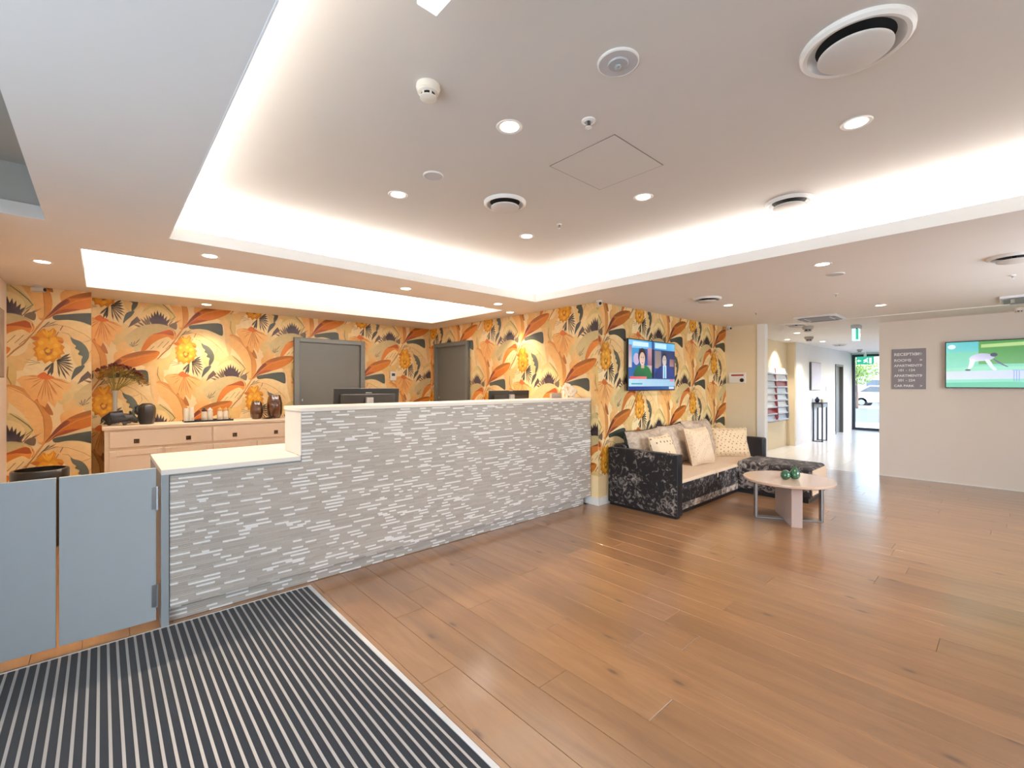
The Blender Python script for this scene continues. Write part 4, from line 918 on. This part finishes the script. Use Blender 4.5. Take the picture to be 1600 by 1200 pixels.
t = thing('candle_jar', (13.62,3.22,.985), 'pale gold candle jar on the hall table', 'jar'); MB().lathe([(.04,0),(.042,.08),(.038,.08),(.036,.01),(0,.01)], (13.62,3.22,.985), 18).build('glass', plain('pale_gold_glass', 'D8C8A6', 0.2), t); MB().lathe([(.036,0),(.036,.05)], (13.62,3.22,.996), 16).build('wax', WAX, t)
pc = thing('hall_picture', (13.55,3.37,1.64), 'unframed pale canvas with a dark side hung above the hall table', 'picture')
MB().box((13.13,3.335,1.29),(13.97,3.379,2.0)).build('canvas_edge', plain('charcoal_edge', '55585C', 0.5), pc); MB().box((13.15,3.330,1.30),(13.97,3.336,1.99)).build('print', plain('lavender_print', 'DCD8E6', 0.6, var=0.1, scale=5), pc)
lsw = thing('light_switch', (14.7,3.375,1.33), 'small white light switch on the corridor wall', 'switch'); MB().box((14.62,3.37,1.26),(14.78,3.38,1.38)).build('plate', plain('grey_switch', 'C4C4C8', 0.4), lsw); MB().box((14.67,3.366,1.29),(14.73,3.371,1.35)).build('rocker', WPLAST, lsw)
GRNS = emis('exit_green', '2FA383', 0.75); EXW = emis('exit_white', 'E8F8F4', 1.0)
def runner(t, M, s, mat):
    P2 = lambda pts: MB().prism(pts, lambda p: (p[0]*s, p[1]*s, .0), lambda p: (p[0]*s, p[1]*s, .001), M)
    for nm, pts in (('body_mark', [(.02,.10),(.10,.16),(.20,.10),(.16,.0),(.24,-.10),(.18,-.14),(.08,-.03),(.02,-.12),(-.10,-.12),(-.10,-.08),(-.01,-.07)]), ('arm_mark', [(.10,.16),(-.04,.12),(-.10,.02),(-.06,0),(.0,.08),(.10,.1)]), ('head_mark', [(.17+.05*math.cos(a*PI/4), .22+.05*math.sin(a*PI/4)) for a in range(8)]), ('door_mark', [(.30,-.2),(.46,-.2),(.46,.26),(.30,.26)]), ('arrow_mark', [(-.55,.03),(-.40,.14),(-.40,.06),(-.25,.06),(-.25,0),(-.40,0),(-.40,-.08)])):
        P2(pts).build(nm, mat, t)
e2 = thing('exit_sign', (17.5,3.02,2.18), 'green running man exit sign above the glass door', 'sign')
MB().box((17.50,2.80,2.06),(17.55,3.23,2.30)).build('sign_box', GRNS, e2, bev=.003); MB().box((17.50,2.98,2.30),(17.53,3.05,H)).build('bracket', WPLAST, e2)
runner(e2, FX((17.497,3.02,2.16)), .36, EXW)
e1 = thing('exit_sign', (9.3,1.74,2.3), 'green hanging exit sign near the corner of the right wall', 'sign')
MB().box((9.22,1.665,2.37),(9.42,1.78,H)).build('housing', plain('sign_housing', 'B9BDC0', 0.4), e1, bev=.003)
MB().box((9.25,1.68,2.17),(9.39,1.77,2.37)).build('sign_panel', emis('exit_panel_pale', 'BFE6F0', 0.8), e1, bev=.003)
MB().box((9.246,1.682,2.19),(9.251,1.715,2.36)).build('green_band', GRNS, e1); MB().lathe([(.018,0),(.012,-.012),(0,-.016)], (9.235,1.70,2.372), 12).build('indicator', plain('red_lens', 'A83A3A', 0.3), e1)
runner(e1, FY((9.32,1.678,2.26)), .12, EXW)
e0 = thing('exit_sign', (.66,.98,2.6), 'pale hanging exit sign blade at the top edge of the raised ceiling', 'sign')
MB().box((.645,.80,2.66),(.708,1.102,HR)).build('housing', WPLAST, e0, bev=.003)
MB().box((.645,.79,2.5),(.708,1.102,2.66)).build('sign_panel', emis('exit_blade_glow', 'D9E8FC', 0.88), e0, bev=.002)
# ------------------------------------------------------------------ ceiling fittings
def spot(loc, e, ang, col=WARM, par=None, blend=0.6, r=0.035):
    l = D.lights.new('lamp_light', 'SPOT'); l.energy = e; l.spot_size = math.radians(ang); l.spot_blend = blend; l.color = col; l.shadow_soft_size = r
    o = D.objects.new('lamp_light', l); COL.objects.link(o); o.location = loc
    if par: o.parent = par; o.location = Vector(loc)-wloc(par)
    return o
LENS = emis('downlight_lens', 'FFF1DE', 8.0)
def downlight(x, y, z, label, e=9, ang=100, r=0.047, grp='recessed downlights'):
    t = thing('downlight', (x,y,z), label, 'downlight', grp)
    MB().lathe([(r,-.001),(r+.016,-.004),(r+.02,0),(r+.016,.002),(r,.002)], (x,y,z), 28, caps=False).build('trim_ring', WPLAST, t)
    MB().lathe([(0,-.002),(r,-.002)], (x,y,z), 28, caps=False).build('lens', LENS, t)
    spot((x,y,z-.02), e, ang, (1.0,.81,.59) if y > 4 else WARM, par=t)
for a in ((1.514,1.687,HR,'recessed downlight between the smoke detector and the access hatch'), (2.76,.51,HR,'recessed downlight in front of the large round air diffuser'),
          (1.494,2.80,HR,'recessed downlight beside the small flat ceiling speaker'), (2.767,1.70,HR,'recessed downlight just beyond the access hatch'),
          (2.746,2.834,HR,'recessed downlight nearest the inner corner of the lit raised ceiling'),
          (.613,4.117,H,'recessed downlight on the strip between the two lit recesses, nearest the entrance'), (2.313,4.173,H,'recessed downlight on the strip between the two lit recesses, middle one'),
          (3.593,4.215,H,'recessed downlight on the strip between the two lit recesses, farthest one'), (4.134,4.593,H,'recessed downlight grazing the papered wall right of the second grey door'),
          (-.353,5.214,H,'recessed downlight in the low ceiling above the black planter'), (.956,6.66,H,'recessed downlight above the sideboard lighting the wallpaper'),
          (4.369,1.032,H,'recessed downlight in the low ceiling next to a pale speaker disc'), (5.776,2.356,H,'recessed downlight in the low ceiling above the sofa'),
          (7.18,1.082,H,'recessed downlight in the low ceiling before the corridor'), (9.9,2.75,H,'recessed downlight in the corridor ceiling by the brochure rack'),
          (12.3,2.9,H,'recessed downlight in the corridor ceiling farther along'), (11.2,3.30,H,'recessed downlight washing the wall above the brochure rack')):
    e = 12 if a[2] == HR else (92 if a[1] > 4 else 40)
    if 'grazing' in a[3] or 'sideboard' in a[3] or 'washing' in a[3]: e = 70 if 'washing' in a[3] else 44
    if 'planter' in a[3]: e = 40
    downlight(*a, e=e)
def diffuser(x, y, z, R_, label):
    t = thing('air_diffuser', (x,y,z), label, 'air diffuser', 'round ceiling air diffusers')
    MB().lathe([(R_*.85,-.020),(R_*.93,-.023),(R_*.99,-.014),(R_,0)], (x,y,z), 48, caps=False).build('outer_ring', WPLAST, t)
    MB().lathe([(R_*.70,-.0015),(R_*.78,-.008),(R_*.85,-.020)], (x,y,z), 44, caps=False).build('flared_cone', plain('grey_white_enamel', 'BDBBB8', 0.4), t)
    MB().lathe([(0,-.001),(R_*.70,-.001)], (x,y,z), 40, caps=False).build('throat_shade', plain('duct_shade', '1E1C1D', 0.8), t)  # flat dark disc stands in for the shade inside the duct
    MB().lathe([(0,-.044),(R_*.62,-.044),(R_*.66,-.040),(R_*.66,-.034),(0,-.028)], (x,y,z), 44, caps=False).build('centre_disc', m_white('recess_paint_darkened'), t)
    MB().lathe([(.015,-.03),(.015,-.001)], (x,y,z), 12).build('hanger', BLACK, t)
diffuser(2.11, .395, HR, .178, 'largest round white air diffuser near the top right corner')
diffuser(2.12, 2.41, HR, .15, 'round air diffuser in the raised ceiling beyond the speaker disc')
diffuser(3.60, 1.05, HR, .15, 'round air diffuser at the lit right edge of the raised ceiling')
diffuser(5.123, 2.325, H, .15, 'round air diffuser in the low ceiling in front of the sofa')
diffuser(5.174, -.023, H, .15, 'round air diffuser in the low ceiling cut by the right picture edge')
diffuser(8.45, 2.36, H, .15, 'round air diffuser by the mouth of the corridor')
diffuser(13.5, 2.83, H, .16, 'round air diffuser far along the corridor ceiling')
SPK = plain('speaker_grille', 'C3C2C4', 0.6, var=0.03)
def speaker(x, y, z, r, label, dome=False):
    t = thing('ceiling_speaker', (x,y,z), label, 'speaker', 'ceiling discs')
    MB().lathe([(r,0),(r,-.006),(r*.93,-.009),(r*.93,0)], (x,y,z), 36, caps=False).build('rim', WPLAST, t)
    MB().lathe([(0,-.0075),(r*.93,-.0075)], (x,y,z), 36, caps=False).build('grille', SPK, t)
    if dome:
        MB().lathe([(r*.5,0),(r*.46,-.006),(0,-.009)], (x,y,z-.0075), 28, caps=False).build('inner_cone', plain('grey_cone', 'AEB0B2', 0.4), t)
        MB().ball((x,y,z-.018), (.014,.014,.01), 14, 8).build('sensor_lens', plain('lens_grey', '8A9496', 0.1, coat=.6), t)
speaker(1.532, 1.055, HR, .082, 'white sensor disc with a small lens in the raised ceiling', True)
speaker(1.518, 2.396, HR, .062, 'small flat grey speaker disc in the raised ceiling')
speaker(4.835, 1.045, H, .07, 'pale speaker disc beside a downlight in the low ceiling')
def smoke(x, y, z, label, m=None, s=1.0):
    t = thing('smoke_detector', (x,y,z), label, 'smoke detector', 'smoke detectors'); m = m or plain('ivory_plastic', 'E6DFD2', 0.4)
    MB().lathe([(.05*s,0),(.052*s,-.012*s),(.048*s,-.026*s),(.045*s,-.028*s),(.045*s,-.034*s),(.040*s,-.038*s)], (x,y,z), 32).build('base', m, t)
    MB().lathe([(.030*s,-.038*s),(.030*s,-.052*s)], (x,y,z), 24, caps=False).build('dark_slots', BLACK, t)
    for k in range(6):
        a = k*PI/3+.3; MB().box((-.004*s,-.002*s,-.053*s),(.004*s,.004*s,-.037*s), Matrix.Translation((x+.032*s*math.cos(a),y+.032*s*math.sin(a),z)) @ Matrix.Rotation(a+PI/2, 4, 'Z')).build('rib', m, t)
    MB().lathe([(.036*s,-.052*s),(.036*s,-.056*s),(.022*s,-.062*s),(0,-.063*s)], (x,y,z), 28).build('cap', m, t)
smoke(1.045, 1.69, HR, 'ivory smoke detector in the raised ceiling near a downlight')
smoke(8.85, 2.30, H, 'grey smoke detector near the corridor mouth', plain('shaded_plastic', 'B4AEA8', 0.4), 1.6)  # darker copy of the ivory plastic, shade put into the colour
smoke(10.85, 2.80, H, 'grey smoke detector farther down the corridor ceiling', plain('shaded_plastic', 'B4AEA8', 0.4), 1.6)
smoke(15.9, 2.86, H, 'small smoke detector near the glass door ceiling', plain('shaded_plastic', 'B4AEA8', 0.4), 1.3)
smoke(8.75, -.08, H, 'ivory smoke detector near the right wall above the cricket television')
def sprinkler(x, y, z, label, s=1.0):
    t = thing('sprinkler_head', (x,y,z), label, 'sprinkler', 'ceiling sprinkler heads')
    MB().lathe([(.034*s,0),(.034*s,-.005),(.020*s,-.010),(.014*s,-.004)], (x,y,z), 24).build('escutcheon', WPLAST, t)
    MB().lathe([(.008*s,-.005),(.008*s,-.02)], (x,y,z), 12).build('pipe_end', plain('shadowed_steel', '6E6A68', 0.4, .7), t)
    for d in (-1, 1): MB().box((x+d*.012*s-.002,y-.003,z-.034),(x+d*.012*s+.002,y+.003,z-.008)).build('yoke_arm', CHROME, t)
    MB().lathe([(0,-.033),(.016*s,-.033),(.016*s,-.036),(0,-.037)], (x,y,z), 16).build('deflector', WPLAST, t)
sprinkler(1.765, 1.387, HR, 'sprinkler head beside the access hatch in the raised ceiling')
sprinkler(2.732, 2.442, HR, 'sprinkler head between two downlights near the inner cove corner', .6)
sprinkler(5.903, 1.271, H, 'sprinkler head in the low ceiling behind the pale speaker disc', .7)
sprinkler(6.622, 2.335, H, 'sprinkler head in the low ceiling past the sofa downlight', .7)
sprinkler(6.074, -.015, H, 'sprinkler head in the low ceiling near the right picture edge', .7)
def cctv(x, y, z, ang, label):
    t = thing('security_camera', (x,y,z), label, 'camera', 'security cameras')
    M = Matrix.Translation((x,y,z)) @ Matrix.Rotation(ang, 4, 'Z')
    MB().lathe([(.035,0),(.035,-.012),(.015,-.02)], (0,0,0), 20, M).build('mount', WPLAST, t)
    MB().box((-.05,-.022,-.062),(.055,.022,-.02), M).build('body', WPLAST, t, bev=.006)
    MB().lathe([(.017,0),(.017,.008),(0,.008)], (0,0,0), 16, M @ Matrix.Translation((.052,0,-.041)) @ Matrix.Rotation(PI/2, 4, 'Y')).build('lens', BLACK, t)
cctv(4.335, 3.25, H, math.radians(-130), 'small white security camera at the outer corner of the papered walls')
cctv(-.47, 6.50, H, math.radians(-30), 'small white security camera above the left papered pilaster')
cctv(7.90, 3.22, H, math.radians(-120), 'small white security camera where the wallpaper meets the beige wall')
def cassette(x0, x1, y0, y1, label):
    t = thing('ceiling_cassette', ((x0+x1)/2,(y0+y1)/2,H), label, 'air conditioner', 'ceiling air conditioners')
    MB().box((x0,y0,H-.025),(x1,y1,H)).build('panel', plain('cassette_white', 'E2E2E4', 0.4), t, bev=.006)
    MB().box((x0+.12,y0+.12,H-.03),(x1-.12,y1-.12,H-.024)).build('grille', plain('cassette_grille', '8E9094', 0.6), t)
    for a, b in (((x0+.03,y0+.08),(x0+.085,y1-.08)),((x1-.085,y0+.08),(x1-.03,y1-.08)),((x0+.1,y0+.03),(x1-.1,y0+.085)),((x0+.1,y1-.085),(x1-.1,y1-.03))):
        MB().box((a[0],a[1],H-.034),(b[0],b[1],H-.022)).build('louvre', plain('louvre_shade', '7C7E82', 0.5), t)
cassette(7.52, 8.12, 1.62, 2.14, 'square ceiling air conditioner before the corridor mouth')
cassette(7.45, 8.05, -.52, .08, 'square ceiling air conditioner at the right picture edge')

# ------------------------------------------------------------------ street beyond the glass door
gr = MB().box((17.8,-25,-.16),(90,45,-.06)).build('ground', plain('asphalt', '777D85', 0.85, var=0.08, scale=1.5), kind='structure')
MB().box((17.8,-2,-.06),(21.5,12,-.01)).build('pavement', plain('pale_concrete', 'D5D2CC', 0.85, var=0.05), kind='structure')
MB().box((35.0,-10,-.06),(35.3,30,.10)).build('kerb', plain('kerb_concrete', 'C9C7C2', 0.85), kind='structure')
def car(x, y, paint, label):
    t = thing('parked_car', (x,y,-.06), label, 'car', 'cars parked across the street')
    m = plain('car_'+paint, paint, 0.25, coat=.6); tw = .85
    side = [(-2.1,.35),(-2.15,.7),(-1.95,.85),(-1.2,.95),(-.6,1.38),(.9,1.42),(1.6,1.0),(2.1,.9),(2.15,.45),(2.05,.3),(-2.0,.3)]
    MB().prism(side, lambda p: (x-tw,y+p[0],p[1]-.06), lambda p: (x+tw,y+p[0],p[1]-.06)).build('body', m, t, bev=.06)
    MB().prism([(-1.08,.97),(-.56,1.32),(.86,1.36),(1.42,1.0)], lambda p: (x-tw-.01,y+p[0],p[1]-.06), lambda p: (x-tw+.02,y+p[0],p[1]-.06)).build('side_window', plain('car_glass', '6A747C', 0.1), t)
    for yy in (-1.3, 1.3):
        for xx in (x-tw+.1, x+tw-.1):
            w = MB().lathe([(.30,-.1),(.32,-.08),(.32,.08),(.30,.1)], (0,0,0), 20, Matrix.Translation((xx,y+yy,.26)) @ Matrix.Rotation(PI/2, 4, 'Y')).build('wheel', BLACK, t)
            MB().lathe([(.18,-.11),(.18,.11)], (0,0,0), 14, Matrix.Translation((xx,y+yy,.26)) @ Matrix.Rotation(PI/2, 4, 'Y')).build('hub', CHROME, w)
car(37.5, 5.2, 'E6E8EA', 'white car parked across the street, nearer the door edge'); car(37.8, 9.9, 'C4CBD0', 'silver car parked across the street behind the tree')
tr = thing('street_tree', (34.0,6.25,-.06), 'young green street tree seen through the glass door', 'tree')
skin('trunk', [((34,6.25,-.06),.09),((34.02,6.25,.9),.07),((33.95,6.3,1.7),.06),((34.1,6.1,2.3),.03),((33.9,6.5,2.4),.03),((34.0,6.3,2.6),.03)], [(0,1),(1,2),(2,3),(2,4),(2,5)], plain('bark', '6E5E50', 0.9), tr, 1)
lv = MB()
for i in range(1500):
    a = random.uniform(0, 2*PI); th = math.asin(random.uniform(-1, 1)); q = random.random()**.4
    c = Vector((34+1.1*q*math.cos(th)*math.cos(a), 6.25+1.1*q*math.cos(th)*math.sin(a), 2.35+1.0*q*math.sin(th)))
    u = Vector((random.uniform(-1,1), random.uniform(-1,1), random.uniform(-1,1))).normalized()*.085; v = u.cross(Vector((random.uniform(-1,1), random.uniform(-1,1), 1))).normalized()*.04
    lv.add([c-u, c+v, c+u, c-v], [(0,1,2,3)])
lv.build('leaves', plain('light_green_leaf', '8FB25A', 0.6, var=0.3, scale=4), tr, stuff=True)
bl = thing('street_building', (52,9,-.06), 'long low pale building across the street', 'building')
MB().box((50,-10,-.06),(56,28,2.5)).build('wall', plain('pale_render', 'D8D8D2', 0.8), bl); MB().box((49.6,-10.4,2.5),(56.4,28.4,2.8)).build('roof', plain('green_grey_roof', 'A9B8AE', 0.7), bl)
for k in range(12):
    w = MB().box((49.94,-8+k*3,.7),(50.02,-6.4+k*3,1.9)).build('window_frame', WPLAST, bl); MB().box((49.92,-7.9+k*3,.8),(49.95,-6.5+k*3,1.8)).build('pane', plain('far_glass', '6E7C86', 0.1), w)
